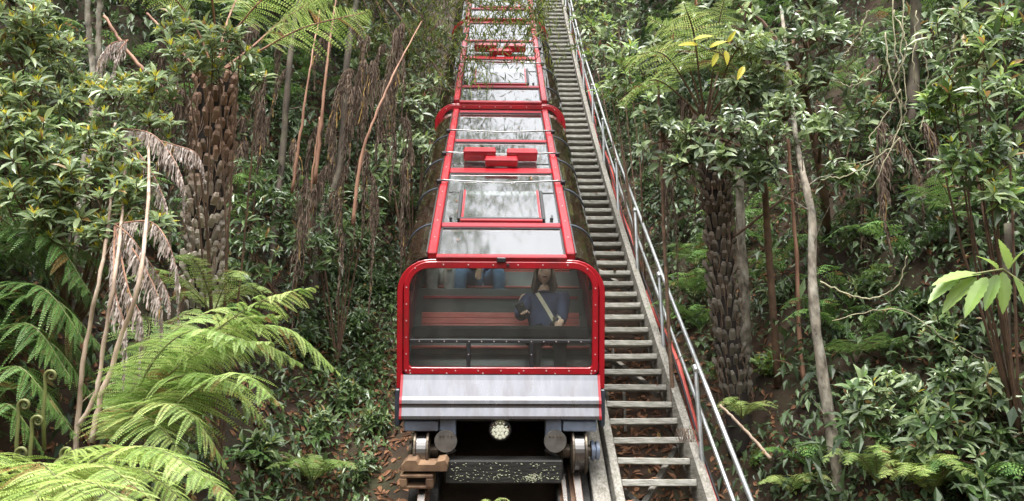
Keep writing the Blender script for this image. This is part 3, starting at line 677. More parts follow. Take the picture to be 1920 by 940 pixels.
def hand(s, wrist_i, w, d, side, curl):
    """palm and five fingers from the wrist; d = pointing direction, side = towards the thumb, curl = bend direction"""
    d = d.normalized(); side = (side-d*side.dot(d)).normalized()
    pm = s.p(w+d*.045, (.030, .016), wrist_i)
    for k, (q, L) in enumerate(((.024, .070), (.008, .080), (-.008, .074), (-.023, .058))):
        a = s.p(w+d*.085+side*q, .0095, pm)
        b = s.p(w+d*(.085+L*.5)+side*q*1.1+curl*(L*.22), .0085, a)
        s.p(w+d*(.085+L*.75)+side*q*1.1+curl*(L*.62), .0075, b)
    a = s.p(w+d*.035+side*.035+curl*.006, .011, wrist_i)
    s.p(w+d*.072+side*.045+curl*.026, .009, a)
def head_geo(mb, c, sc=1.0, smile=True):
    """sculpted head facing -y: 0 skin 1 eye 2 iris 3 lip 4 mouth 5 teeth 6 brow"""
    nu, nv = 28, 20; vs = []
    for j in range(nv+1):
        th = math.pi*j/nv
        for i in range(nu):
            ph = 2*math.pi*i/nu; x, y, z = math.sin(th)*math.sin(ph), -math.sin(th)*math.cos(ph), math.cos(th)
            jaw = max(0, -z); X_ = x*.076*(1-.34*jaw**1.6); Y_ = y*(.094 if y < 0 else .102)*(1-(.16*jaw if y > 0 else .10*jaw**2)); Z_ = z*.118
            fx, fz = X_/.076, Z_/.118
            if y < 0:
                Y_ -= .024*math.exp(-(fx/.17)**2-((fz+.16)/.13)**2)+.010*math.exp(-(fx/.12)**2-((fz-.06)/.2)**2)   # nose
                Y_ += .012*sum(math.exp(-((fx-s_*.42)/.20)**2-((fz-.06)/.11)**2) for s_ in (-1, 1))                # sockets
                Y_ -= .007*math.exp(-(fx/.34)**2-((fz+.86)/.16)**2)+.004*math.exp(-(fx/.4)**2-((fz+.48)/.14)**2)   # chin, lips
            vs.append(c+Vector((X_, Y_, Z_))*sc)
    fs = [(j*nu+i, j*nu+(i+1) % nu, (j+1)*nu+(i+1) % nu, (j+1)*nu+i) for j in range(nv) for i in range(nu)]
    mb.add(vs, fs, 0)
    def ell(o, r, mi, n=10):
        o = c+Vector(o)*sc; v_ = []
        for j in range(n//2+1):
            th = math.pi*j/(n//2)
            for i in range(n): ph = 6.283*i/n; v_.append(o+Vector((math.sin(th)*math.cos(ph)*r[0], math.sin(th)*math.sin(ph)*r[1], math.cos(th)*r[2]))*sc)
        mb.add(v_, [(j*n+i, j*n+(i+1) % n, (j+1)*n+(i+1) % n, (j+1)*n+i) for j in range(n//2) for i in range(n)], mi)
    for s_ in (-1, 1):
        ell((s_*.032, -.080, .007), (.014, .008, .008), 1); ell((s_*.032, -.0865, .007), (.006, .003, .006), 2)
        ell((s_*.033, -.088, .027), (.018, .004, .0035), 6)
        ell((s_*.076, .012, -.005), (.010, .018, .030), 0)
    if smile:
        ell((0, -.0885, -.060), (.026, .007, .017), 3); ell((0, -.0925, -.060), (.021, .005, .011), 4); ell((0, -.0950, -.0535), (.017, .003, .004), 5)
    else:
        ell((0, -.092, -.055), (.022, .006, .007), 3)
def mat_plain(name, c, rough=.7, bump=0.1, sc=20): return surf(name, tuple(v*1.1 for v in c[:3]), tuple(v*.8 for v in c[:3]), sc, rough, bump=bump)
M['skin'] = mat_plain('skin', (0.72, 0.47, 0.36), .5, .03)
M['skin2'] = mat_plain('tanned_skin', (0.48, 0.28, 0.18), .5, .03)
M['eye'] = mat_plain('eye_white', (.75, .73, .7), .3, 0); M['iris'] = mat_plain('iris', (.04, .03, .02), .2, 0); M['lip'] = mat_plain('lips', (.42, .13, .12), .4, 0)
M['mouth'] = mat_plain('mouth_inside', (.05, .01, .01), .5, 0); M['teeth'] = mat_plain('teeth', (.75, .72, .65), .3, 0); M['hair'] = mat_plain('brown_hair', (.09, .05, .03), .45, .3, 60)
M['navy'] = mat_plain('navy_jacket', (.030, .038, .095), .75, .25, 14); M['cream'] = mat_plain('cream_strap', (.62, .54, .42), .8, .1, 60)
M['trousers'] = mat_plain('charcoal_trousers', (.06, .06, .07), .85, .2); M['jeans'] = mat_plain('blue_jeans', (.16, .27, .46), .9, .25, 30); M['grey_cloth'] = mat_plain('pale_grey_cloth', (.42, .44, .46), .9, .2)
M['darkshirt'] = mat_plain('dark_shirt', (.03, .035, .045), .85, .2); M['shoe'] = mat_plain('dark_shoe', (.02, .018, .016), .5, .1)

def person(label, origin, rh, lh, top, legs, skin, hairlen, smile, top_long=True, knee_dx=.11, hdir=(Vector((.2, -1, -.1)), Vector((-.1, -1, -.5)))):
    """seated figure facing -y; rh / lh are wrist points relative to the seat point"""
    sh = [Vector((-.175, .03, .50)), Vector((.175, .03, .50))]; wr = [Vector(rh), Vector(lh)]; el = []
    for a, b, sg in ((sh[0], wr[0], -1), (sh[1], wr[1], 1)):
        m = (a+b)/2; d = (b-a).length; h = math.sqrt(max(.0004, .27**2-(d/2)**2)); e = (Vector((sg*.55, .25, -.8)))
        u = (b-a).normalized(); e = (e-u*e.dot(u)).normalized(); el.append(m+e*h)
    hips = [Vector((-.09, 0, .09)), Vector((.09, 0, .09))]; kn = [Vector((-knee_dx, -.40, .10)), Vector((knee_dx, -.40, .10))]
    an = [Vector((-knee_dx-.01, -.27, -.32)), Vector((knee_dx+.01, -.27, -.32))]
    s = SK(); pv = s.p((0, 0, .11), (.145, .11)); wa = s.p((0, .025, .27), (.125, .095), pv); ch = s.p((0, .03, .43), (.15, .105), wa)
    nb = s.p((0, .03, .555), .058, ch); s.p((0, .008, .66), .050, nb)
    for k in (0, 1):
        a = s.p(sh[k], .062, ch); b = s.p(el[k], .043, a); c = s.p(wr[k], .028, b)
        sd_ = Vector((1, 0, .35)) if k == 0 else Vector((-1, 0, .35))
        hand(s, c, wr[k], hdir[k], sd_, Vector((0, -.25, -1)))
        a = s.p(hips[k], .09, pv); b = s.p(kn[k], .062, a); c = s.p(an[k], .040, b); s.p(an[k]+Vector((0, -.12, -.045)), .035, c)
    body = skin_data('person', s.v, s.e, s.r)
    # head becomes part of the same mesh
    mb = MB(); mb.add([v.co for v in body.vertices], [tuple(p.vertices) for p in body.polygons], 0)
    head_geo(mb, Vector((0, -.022, .755)), 1.0, smile)
    o = mb.build('person', [skin, 'eye', 'iris', 'lip', 'mouth', 'teeth', 'hair'], smooth=True)
    o.location = origin; tag(o, label, 'person')
    def wear(name, sk, mat, sub=2):
        me = skin_data(name, sk.v, sk.e, sk.r, sub); me.materials.append(M[mat]); q = link(name, me, o); return q
    j = SK(); a0 = j.p((0, .0, .10), (.175, .135)); a1 = j.p((0, .025, .27), (.162, .122), a0); a2 = j.p((0, .03, .42), (.178, .130), a1); a3 = j.p((0, .028, .53), (.095, .08), a2); j.p((0, .022, .59), (.068, .062), a3)
    for k in (0, 1):
        a = j.p(sh[k], .082, a2); m_ = j.p((sh[k]+el[k])/2+Vector((0, 0, .0)), .074, a); b = j.p(el[k], .064, m_); cend = el[k].lerp(wr[k], .92 if top_long else .3); m2 = j.p(el[k].lerp(cend, .5), .058, b); j.p(cend, .046, m2)
    jk = wear('jacket' if top_long else 'shirt', j, top)
    t = SK(); p0 = t.p((0, .0, .10), (.165, .125))
    for k in (0, 1):
        a = t.p(hips[k]+Vector((0, -.06, 0)), .098, p0); b = t.p(hips[k].lerp(kn[k], .6), .084, a); b2 = t.p(kn[k], .074, b); c1 = t.p(kn[k].lerp(an[k], .5), .064, b2); t.p(an[k], .056, c1)
    wear('trousers', t, legs)
    for k in (0, 1):
        f = SK(); a = f.p(an[k]+Vector((0, .02, -.04)), .045); b = f.p(an[k]+Vector((0, -.08, -.055)), (.048, .035), a); f.p(an[k]+Vector((0, -.15, -.065)), (.04, .025), b); wear('shoe', f, 'shoe', 1)
    # hair: cap plus locks
    hc = Vector((0, -.022, .755)); mb = MB(); nu, nv = 24, 14; vs = []
    for jn in range(nv+1):
        th = math.pi*.62*jn/nv
        for i in range(nu):
            ph = 2*math.pi*i/nu; x, y, z = math.sin(th)*math.sin(ph), -math.sin(th)*math.cos(ph), math.cos(th)
            lim = .30 if y < -.35 and abs(x) < .75 else -.55
            zz = max(z, lim) if y < -.1 else z
            k = 1.10 if z > lim or y >= -.1 else .97
            vs.append(hc+Vector((x*.080*k, y*(.097 if y < 0 else .108)*k, zz*.122*k+.006+.003*math.sin(i*5))))
    mb.add(vs, [(jn*nu+i, jn*nu+(i+1) % nu, (jn+1)*nu+(i+1) % nu, (jn+1)*nu+i) for jn in range(nv) for i in range(nu)])
    if hairlen > 0:
        for k in range(26):
            a = math.pi*(-.05+1.1*k/25)+math.pi*0; x, y = math.cos(a)*.082, .01+math.sin(a)*.085
            p0 = hc+Vector((x, y, .03)); L = hairlen*rnd.uniform(.85, 1.05)
            mb.tube([p0, p0+Vector((x*.15, .006, -L*.4)), p0+Vector((x*.35+rnd.uniform(-.01, .01), .012, -L*.75)), p0+Vector((x*.25, -.002, -L))], [.016, .021, .018, .005], 6)
    mb.build('hair', 'hair', o, smooth=True)
    return o, jk, el, wr
seat1 = px(945, 656, 7.50); seat1.x = 0
Trow = Vector((0, math.cos(INC), math.sin(INC)))
o1 = Vector((0.43, seat1.y-.03, seat1.z+.005))
rh = px(985, 590, 7.16)-o1; lh = px(1052, 606, 7.12)-o1
woman, jk, el, wr = person('laughing passenger in a navy jacket with a cream strap, seated behind the windscreen', o1, rh, lh, 'navy', 'trousers', 'skin', .24, True, hdir=(Vector((-.15, -1, .15)), Vector((-.35, -1, -.35))))
# strap across the chest, lying on the jacket
from mathutils.bvhtree import BVHTree
bvh = BVHTree.FromPolygons([v.co for v in jk.data.vertices], [tuple(p.vertices) for p in jk.data.polygons])
rows = []
for k in range(15):
    u = k/14; cx = -.075+.20*u; cz = .545-.36*u; row = []
    for q in (-1, 0, 1):
        h = bvh.ray_cast(Vector((cx+q*.017, -1, cz+q*.009)), Vector((0, 1, 0)))
        y = h[0].y if h[0] else -.13
        row.append(Vector((cx+q*.017, y-.010, cz+q*.009)))
    rows.append(row+[p+Vector((0, .006, 0)) for p in row[::-1]])
MB().loft(rows).build('strap', 'cream', woman, smooth=False)
ph_c = o1+wr[0]+Vector((-.035, -.12, .02))
pm = MB(); ang = Matrix.Rotation(rad(-28), 3, 'Y') @ Matrix.Rotation(rad(12), 3, 'X'); axs = tuple(ang @ v for v in (Vector((1, 0, 0)), Vector((0, 1, 0)), Vector((0, 0, 1))))
ph = pm.box(ph_c, (.082, .022, .14), axs, bev=.006).build('phone', 'black'); tag(ph, 'black phone held out by the passenger in the navy jacket', 'phone')
lens_ = MB().lathe(ph_c+axs[1]*-.011+axs[2]*.045+axs[0]*.02, -axs[1], [(0, .012), (.004, .011)], 12).build('camera_lens', 'chrome', ph)
o2 = seat1+Trow*1.16+Vector((-.22, -.03, .005))
kn2 = px(897, 508, 8.02)-o2
person('passenger in blue jeans on the second bench, one hand resting on the knee', o2, kn2+Vector((.0, .03, .06)), Vector((.16, -.30, .22)), 'darkshirt', 'jeans', 'skin2', 0, False, True, .20, (Vector((0, -.55, -1)), Vector((-.2, -1, -.3))))
o3 = seat1+Trow*1.16+Vector((-.63, -.03, .005))
person('passenger in pale grey trousers at the left end of the second bench', o3, Vector((-.10, -.36, .19)), Vector((.10, -.34, .20)), 'darkshirt', 'grey_cloth', 'skin', 0, False, True, .09)
# ------------------------------------------------------------------ vegetation generators
def wp(c): return px(*c) if isinstance(c, tuple) else c
def frond_geo(ctrl, plen, npairs=26, npin=16, up=(0, 0, 1), droop=.25, stalk=.14, fwd=.35, thin=.8, jit=.12, sparse=0.0, lenr=.62, prev=None, rachis=.006):
    C = spline([tuple(c) for c in ctrl], 60); seg = np.linalg.norm(np.diff(C, axis=0), axis=1); tot = seg.sum(); cum = np.concatenate([[0], np.cumsum(seg)])/tot
    G = unit(np.gradient(C, axis=0)); u = np.linspace(stalk, .99, npairs)+rng.uniform(-.3, .3, npairs)*(1-stalk)/npairs*.5
    at = lambda A: np.stack([np.interp(u, cum, A[:, k]) for k in range(3)], 1)
    P, T = at(C), unit(at(G)); up = np.asarray(up, float)
    sd_ = unit(np.cross(T, np.broadcast_to(up, T.shape))); wv = np.clip((u-stalk)/(1-stalk), 0, 1)
    prof = plen*(.40+.60*np.sin(np.pi/2*np.minimum(wv/.42, 1)))*(1-wv**2.6)**.9
    gap = tot*(1-stalk)/npairs; V = []; F = []; TT = []; n0 = 0; mi = []
    v_ = np.linspace(.05, .97, npin)
    down = np.array([0, 0, -1.0])
    for sg in (-1, 1):
        keep = rng.random(npairs) >= sparse
        p, t, L = P[keep], T[keep], prof[keep]*rng.uniform(.88, 1.08, keep.sum())
        d = unit(sd_[keep]*sg+t*fwd+rng.normal(size=(keep.sum(), 3))*jit)
        dr = droop*rng.uniform(.7, 1.4, len(p))
        pts = p[:, None]+d[:, None]*(L[:, None]*v_[None])[..., None]+down*((dr*L)[:, None]*v_[None]**2)[..., None]
        dl = unit(d[:, None]+down*(2*dr[:, None]*v_[None])[..., None])
        q0 = unit(t[:, None]-dl*np.sum(t[:, None]*dl, -1, keepdims=True))
        lp = np.minimum(gap*lenr, L*.42)[:, None]*(1-v_[None]**2.2)**.8
        wd = (L/npin*thin)[:, None, None]
        tint_p = np.where(rng.random(len(p)) < .035, 1.6, rng.random(len(p)))
        nrm = np.cross(dl, q0)
        for s2 in (-1, 1):
            q = unit(q0*s2+dl*.38+rng.normal(size=q0.shape)*.06)
            b = pts; mid = pts+q*(lp*.5)[..., None]; tip = pts+q*lp[..., None]+down*(lp*.14)[..., None]
            quad = np.stack([b, mid-dl*wd*.5, tip, mid+dl*wd*.5], 2).reshape(-1, 3)
            m = len(quad)//4; k = n0+np.arange(m)*4
            V.append(quad); F.append(np.concatenate([np.stack([k, k+1, k+2], 1), np.stack([k, k+2, k+3], 1)])); TT.append(np.repeat(np.clip(np.repeat(tint_p, npin)*.62+rng.random(m)*.26, 0, 1), 4)); n0 += len(quad); mi.append(np.zeros(2*m, int))
        # pinna ribs
        vv = np.array([0, .35, .7, 1.0]); r = p[:, None]+d[:, None]*(L[:, None]*vv[None])[..., None]+down*((dr*L)[:, None]*vv[None]**2)[..., None]
        o = np.cross(d, t)[:, None]*0+t[:, None]*.0022
        st = np.stack([r-o*(1.05-vv)[None, :, None], r+o*(1.05-vv)[None, :, None]], 2).reshape(-1, 3); m = len(p); base = n0+np.arange(m)*8
        fs = []
        for j in range(3): a = base+2*j; fs += [np.stack([a, a+1, a+3], 1), np.stack([a, a+3, a+2], 1)]
        V.append(st); F.append(np.concatenate(fs)); TT.append(np.full(len(st), .5)); n0 += len(st); mi.append(np.ones(6*m, int))
    # rachis tube
    mb = MB(); mb.tube([Vector(c) for c in C[::3]], [max(.0015, rachis*(1-.8*k/19)) for k in range(20)], 5)
    tri = [(f[0], f[i], f[i+1]) for f in mb.f for i in range(1, len(f)-1)]
    V.append(np.array(mb.v)); F.append(np.array(tri)+n0); TT.append(np.full(len(mb.v), .5)); mi.append(np.ones(len(tri), int))
    return np.concatenate(V), np.concatenate(F), np.concatenate(TT), np.concatenate(mi)
def frond(parent, origin, ctrl, plen, mats, name='frond', **kw):
    V, F, t, mi = frond_geo(ctrl, plen, **kw)
    me = tri_mesh(name, V-np.array(origin), F, mats, mi, t)
    return link(name, me, parent)
def fern(label, crown, fronds, plen, mats, trunk=0.0, group=None, cat='fern', name='fern', **kw):
    """crown: point where the fronds spring; rootstock runs down to the soil"""
    g = on_ground(crown)
    if g.z > crown.z: g = crown.copy()
    t = thing(name, label, cat, g, group=group)
    if trunk:
        MB().tube([g-Vector((0, 0, .1)), g.lerp(crown, .5)+Vector((.03, 0, 0)), crown], [trunk*1.15, trunk, trunk*.9], 9).build('trunk', 'bark_dark', t, smooth=True)
    for f in fronds:
        pl = plen*rnd.uniform(.9, 1.1)
        frond(t, g, [wp(c) for c in f], pl, mats, **kw)
    return t
def auto_fronds(crown, n, length, rise=.55, spread=1.0, a0=0, a1=6.283, tilt=Vector((0, 0, 0))):
    out = []
    for k in range(n):
        a = a0+(a1-a0)*(k+rnd.uniform(-.25, .25))/n; L = length*rnd.uniform(.75, 1.1); h = rise*rnd.uniform(.7, 1.2); d = Vector((math.cos(a), math.sin(a), 0))*spread
        out.append([crown, crown+d*L*.3+Vector((0, 0, L*h*.55))+tilt*L*.2, crown+d*L*.68+Vector((0, 0, L*h*.75))+tilt*L*.5, crown+d*L+Vector((0, 0, L*h*.30))+tilt*L])
    return out
# leaf cluster meshes shared between shrubs
def cluster_mesh(name, n, length, width, mats, new=0, droop=.25, spread=(.5, 1.25), seed=0):
    r = np.random.default_rng(seed); pos = []; d = []; L = []; W = []; mi = []
    for k in range(n+new):
        a = k*2.4+r.uniform(-.3, .3)
        if k < n: th = r.uniform(*spread); h = -.35*length*(k/n)+r.uniform(-.02, .02); l = length*r.uniform(.75, 1.15); m = 0
        else: th = r.uniform(.1, .6); h = .01; l = length*r.uniform(.35, .6); m = 1
        dv = np.array([math.sin(th)*math.cos(a), math.sin(th)*math.sin(a), math.cos(th)-droop*(th > .7)]); pos.append((math.cos(a)*.006, math.sin(a)*.006, h)); d.append(dv); L.append(l); W.append(l*width*(1 if m == 0 else .8)); mi += [m]*8
    pos, d = np.array(pos), np.array(d); ups = np.tile([0.03, 0.02, 1.0], (len(pos), 1))
    V, F, t = leaves(pos, d, ups, np.array(L), np.array(W), True, r.random(len(pos)))
    mb = MB(); mb.tube([(0, 0, -length*.9), (0, 0, -.3*length), (0, 0, .01)], [.0045, .004, .0025], 4); tri = [(f[0], f[i], f[i+1]) for f in mb.f for i in range(1, len(f)-1)]
    F = np.concatenate([F, np.array(tri)+len(V)]); V = np.concatenate([V, np.array(mb.v)]); t = np.concatenate([t, np.full(len(mb.v), .5)]); mi += [2]*len(tri)
    return tri_mesh(name, V, F, mats, mi, t)
def cluster_set(tagname, k, **kw): return [cluster_mesh('leaf_cluster', seed=hash(tagname) % 1000*0+i*7+len(tagname), **kw) for i in range(k)]
CS = {
 'yellowtip': cluster_set('yellowtip', 4, n=9, length=.115, width=.30, mats=['leaf_mid', 'leaf_new', 'twig'], new=6)+cluster_set('yt', 3, n=10, length=.11, width=.32, mats=['leaf_mid', 'leaf_new', 'twig'], new=1),
 'grey': cluster_set('grey', 3, n=8, length=.135, width=.38, mats=['leaf_grey', 'leaf_pale', 'twig'], new=1, droop=.45)+cluster_set('greywide', 3, n=6, length=.12, width=.5, mats=['leaf_mid', 'leaf_pale', 'twig'], new=1, droop=.5)+cluster_set('g', 1, n=7, length=.12, width=.4, mats=['leaf_mid', 'litter', 'twig'], new=3, droop=.5),
 'glossy': cluster_set('glossyleaf', 3, n=8, length=.13, width=.34, mats=['leaf', 'leaf_pale', 'twig'], new=1, droop=.4)+cluster_set('gls', 3, n=7, length=.15, width=.28, mats=['leaf_mid', 'leaf_new', 'twig'], new=1, droop=.5),
 'pale': cluster_set('paleleaves', 5, n=7, length=.13, width=.40, mats=['leaf_pale', 'leaf_new', 'twig'], new=1, droop=.35),
 'dark': cluster_set('darkclusters', 5, n=9, length=.14, width=.27, mats=['leaf', 'leaf_grey', 'twig'], new=1, droop=.55),
}
def shrub(label, base, blobs, kind, per=14, size=1.0, cat='shrub', name='shrub', group=None, stem=.012, stem_mat='twig', face=.5, tree=None):
    """blobs: (px, py, depth, radius in metres)"""
    g = on_ground(base); t = thing(name, label, cat, g, group=group); Li = MW[t]
    br = MB(); hub = g+Vector((0, 0, .15))
    if tree is not None:
        hub = tree[-1]
        MB().tube([Vector(p) for p in spline([tuple(p) for p in tree], 14)], [stem*(1.25-.5*k/13) for k in range(14)], 9).build('trunk', stem_mat, t, smooth=True)
    for b in blobs:
        c = px(*b[:3]); r = b[3]
        if tree is None:
            mid = hub.lerp(c, .55)+Vector((rnd.uniform(-.08, .08), rnd.uniform(-.05, .05), .08)); br.tube([hub, mid, c], [stem, stem*.7, stem*.4], 5)
        else:
            q = min((Vector(p) for p in spline([tuple(p) for p in tree], 14)), key=lambda p: (p-c).length+max(0, p.z-c.z)); mid = q.lerp(c, .5)+Vector((0, 0, .06)); br.tube([q, mid, c], [stem*.6, stem*.45, stem*.3], 5)
        n = b[4] if len(b) > 4 else per
        for k in range(n):
            d = Vector((rnd.gauss(0, 1), rnd.gauss(0, 1), rnd.gauss(0, 1))).normalized(); d = (d+Vector((0, -.45, .25))).normalized()
            p = c+d*r*rnd.uniform(.45, 1.08)
            nrm = (d*.6+Vector((rnd.uniform(-.4, .4), -face+rnd.uniform(-.3, .3), .8))).normalized()
            m = Matrix.Translation(p) @ nrm.to_track_quat('Z', 'Y').to_matrix().to_4x4() @ Matrix.Rotation(rnd.uniform(0, 6.28), 4, 'Z') @ Matrix.Scale(size*rnd.uniform(.55, 1.22), 4)
            o = link('leaf_cluster', rnd.choice(CS[rnd.choice(kind) if isinstance(kind, tuple) else kind]), t); o.matrix_local = Li @ m
            if k % 2 == 0: br.tube([c, c.lerp(p, .6)+Vector((0, 0, -.01)), p-nrm*.1*size], [stem*.35, stem*.28, .003], 4)
    br.build('branches', stem_mat, t)
    return t
def clip_z(x, y, z, m=.35):
    d = (px(x, y, 1)-CAM); g = ghit(x, y); return min(z, (g-CAM).dot(FWD)-m)

# ------------------------------------------------------------------ undergrowth that reads as one mass
def scatter(n, xr, yr, seed, hmax=1.3, power=1.6):
    x = rng.uniform(*xr, n); y = yr[0]+(yr[1]-yr[0])*rng.random(n)**power
    dens = nz(x, y, .9, seed)+.6*nz(x, y, 2.3, seed+2); k = rng.random(n) < np.clip(.66+.6*dens, .08, 1); x, y = x[k], y[k]
    h = hmax*rng.random(len(x))**1.7*(.55+.45*nz(x, y, .6, seed+5)); return np.stack([x, y, H(x, y)+.03+np.abs(h)], 1)
def leaf_mass(C, per, size, wid, spread, detail=False, hang=.4, sizej=.5):
    n = len(C); pos = np.repeat(C, per, 0); off = rand_dirs(n*per)*spread*rng.random((n*per, 1))**.5; pos = pos+off
    d = unit(off/np.maximum(spread, 1e-6)+rand_dirs(n*per)*.6+np.array([0, -.45, -hang])); ups = unit(np.array([0, -.25, 1.0])+rand_dirs(n*per)*.45)
    L = size*np.repeat(rng.uniform(1-sizej, 1+sizej, n), per)*rng.uniform(.7, 1.2, n*per)
    tint = np.clip(np.repeat(rng.random(n), per)*.65+rng.random(n*per)*.35, 0, 1)
    return leaves(pos, d, ups, L, L*wid, detail, tint)
def cat_mesh(parts):
    V = []; F = []; T_ = []; n = 0
    for v, f, t in parts: V.append(v); F.append(f+n); T_.append(t); n += len(v)
    return np.concatenate(V), np.concatenate(F), np.concatenate(T_)
def keep_left(C):
    h = C[:, 2]-H(C[:, 0], C[:, 1]); near = (C[:, 0] > -3.4) & (C[:, 1] < 8.6) & (rng.random(len(C)) < .42); return C[((C[:, 0] < -2.0-.1*h) | ((C[:, 0] < -1.4) & (h < .22))) & ~near]
def keep_right(C):
    h = C[:, 2]-H(C[:, 0], C[:, 1]); near = (C[:, 0] < 3.9) & (C[:, 1] < 9.0) & (rng.random(len(C)) < .3); return C[((C[:, 0] > 2.45+.1*h) | ((C[:, 0] > 2.1) & (h < .3)) | ((C[:, 0] > 2.0) & (C[:, 1] > 12) & (h < 1.2))) & ~near]
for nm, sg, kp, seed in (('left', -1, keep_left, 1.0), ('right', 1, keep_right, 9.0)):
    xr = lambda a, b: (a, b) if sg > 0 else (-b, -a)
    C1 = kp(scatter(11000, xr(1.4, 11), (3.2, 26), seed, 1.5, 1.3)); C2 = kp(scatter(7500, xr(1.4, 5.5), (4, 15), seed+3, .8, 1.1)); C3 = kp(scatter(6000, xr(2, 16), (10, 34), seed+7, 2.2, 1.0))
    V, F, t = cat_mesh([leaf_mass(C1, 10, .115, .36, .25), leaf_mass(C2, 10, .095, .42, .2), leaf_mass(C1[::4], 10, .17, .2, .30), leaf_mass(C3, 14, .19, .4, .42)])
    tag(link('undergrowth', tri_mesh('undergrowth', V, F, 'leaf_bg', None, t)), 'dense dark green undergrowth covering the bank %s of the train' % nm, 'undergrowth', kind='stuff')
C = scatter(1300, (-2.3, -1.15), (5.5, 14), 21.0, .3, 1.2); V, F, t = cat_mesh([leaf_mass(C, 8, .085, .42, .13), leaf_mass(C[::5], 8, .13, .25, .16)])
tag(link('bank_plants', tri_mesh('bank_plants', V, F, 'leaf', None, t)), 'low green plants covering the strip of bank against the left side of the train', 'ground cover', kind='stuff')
n = 5200; x = rng.uniform(2.3, 9, n)*np.where(rng.random(n) < .5, -1, 1); y = rng.uniform(7.8, 19, n); C = np.stack([x, y, np.interp(y, _gy, _gz)+2.1/.73+(4.0+rng.random(n)*2.6)/.73], 1)  # leaf layer above the view, added to darken the slopes beneath it
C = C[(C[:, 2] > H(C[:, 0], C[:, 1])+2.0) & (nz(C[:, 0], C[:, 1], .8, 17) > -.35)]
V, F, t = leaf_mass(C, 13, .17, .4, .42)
tag(link('canopy', tri_mesh('canopy', V, F, 'leaf_grey', None, t)), 'unseen high canopy added to shade the banks on both sides of the line', 'canopy', kind='stuff')
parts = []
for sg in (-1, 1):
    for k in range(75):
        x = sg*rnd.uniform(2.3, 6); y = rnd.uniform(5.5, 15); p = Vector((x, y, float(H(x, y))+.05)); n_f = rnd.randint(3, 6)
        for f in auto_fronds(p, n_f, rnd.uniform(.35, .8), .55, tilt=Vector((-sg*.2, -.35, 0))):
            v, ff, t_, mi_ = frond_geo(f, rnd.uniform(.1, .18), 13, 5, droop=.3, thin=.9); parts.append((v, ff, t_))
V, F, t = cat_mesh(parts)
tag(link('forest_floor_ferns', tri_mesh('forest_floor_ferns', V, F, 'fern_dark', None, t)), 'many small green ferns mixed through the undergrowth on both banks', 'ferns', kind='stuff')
# higher canopy leaves up the hill on both sides
C = np.concatenate([keep_left(scatter(1500, (-16, -2.2), (13, 34), 3.0, 4.5, 1.0)), keep_right(scatter(1500, (2.6, 16), (13, 34), 6.0, 4.5, 1.0))])
V, F, t = leaf_mass(C, 16, .17, .4, .45)
tag(link('hillside_foliage', tri_mesh('hillside_foliage', V, F, 'leaf_grey', None, t)), 'grey-green leaves of the forest higher up the hill', 'foliage', kind='stuff')
# fallen leaves
n = 15000; x = np.where(rng.random(n) < .5, rng.uniform(-3.6, -1.0, n), rng.uniform(1.0, 4.2, n)); y = 3+9*rng.random(n)
k = nz(x, y, 1.7, 12)+.5*nz(x, y, 4, 3)+.9*rng.random(n) > .25; x, y = x[k], y[k]
x = np.concatenate([x, rng.uniform(-2.0, -.9, 1500), rng.uniform(1.0, 2.2, 900)]); y = np.concatenate([y, rng.uniform(5, 9.5, 2400)])
pos = np.stack([x, y, H(x, y)+.012], 1); e = .05; gxn = (H(x+e, y)-H(x-e, y))/(2*e); gyn = (H(x, y+e)-H(x, y-e))/(2*e); nr = unit(np.stack([-gxn, -gyn, np.ones_like(gxn)], 1)+rand_dirs(len(x))*.45)
V, F, t = leaves(pos, np.cross(nr, rand_dirs(len(x))), nr, rng.uniform(.05, .14, len(x)), rng.uniform(.02, .055, len(x)))
n2 = 260; k = rng.integers(-2, 40, n2); ps = np.array([tr(XL+(XR-XL)*rng.random(), best+kk*TP, N_RAIL-.02) for kk in k])+np.stack([np.zeros(n2), .06+rng.uniform(-.08, .08, n2), np.full(n2, .028)], 1); nr2 = unit(np.array([0, 0, 1.0])+rand_dirs(n2)*.3)
v2, f2, t2 = leaves(ps, np.cross(nr2, rand_dirs(n2)), nr2, rng.uniform(.04, .09, n2), rng.uniform(.015, .04, n2)); n3 = 110; ci = rng.integers(0, 3, n3); ps3 = np.array([tuple(mats[c] @ Vector((rng.uniform(-.6, .6), rng.uniform(.1, 4.3), BASE+.016))) for c in ci]); nr3 = unit(np.array([tuple(mats[c].to_3x3() @ Vector((0, 0, 1))) for c in ci])+rand_dirs(n3)*.2)
v3, f3, t3 = leaves(ps3, np.cross(nr3, rand_dirs(n3)), nr3, rng.uniform(.03, .075, n3), rng.uniform(.008, .022, n3)); V, F, t = cat_mesh([(V, F, t), (v2, f2, t2), (v3, f3, t3)])
tag(link('leaf_litter', tri_mesh('leaf_litter', V, F, 'litter', None, t)), 'brown fallen leaves lying on the earth banks and under the stairs', 'leaf litter', kind='stuff')
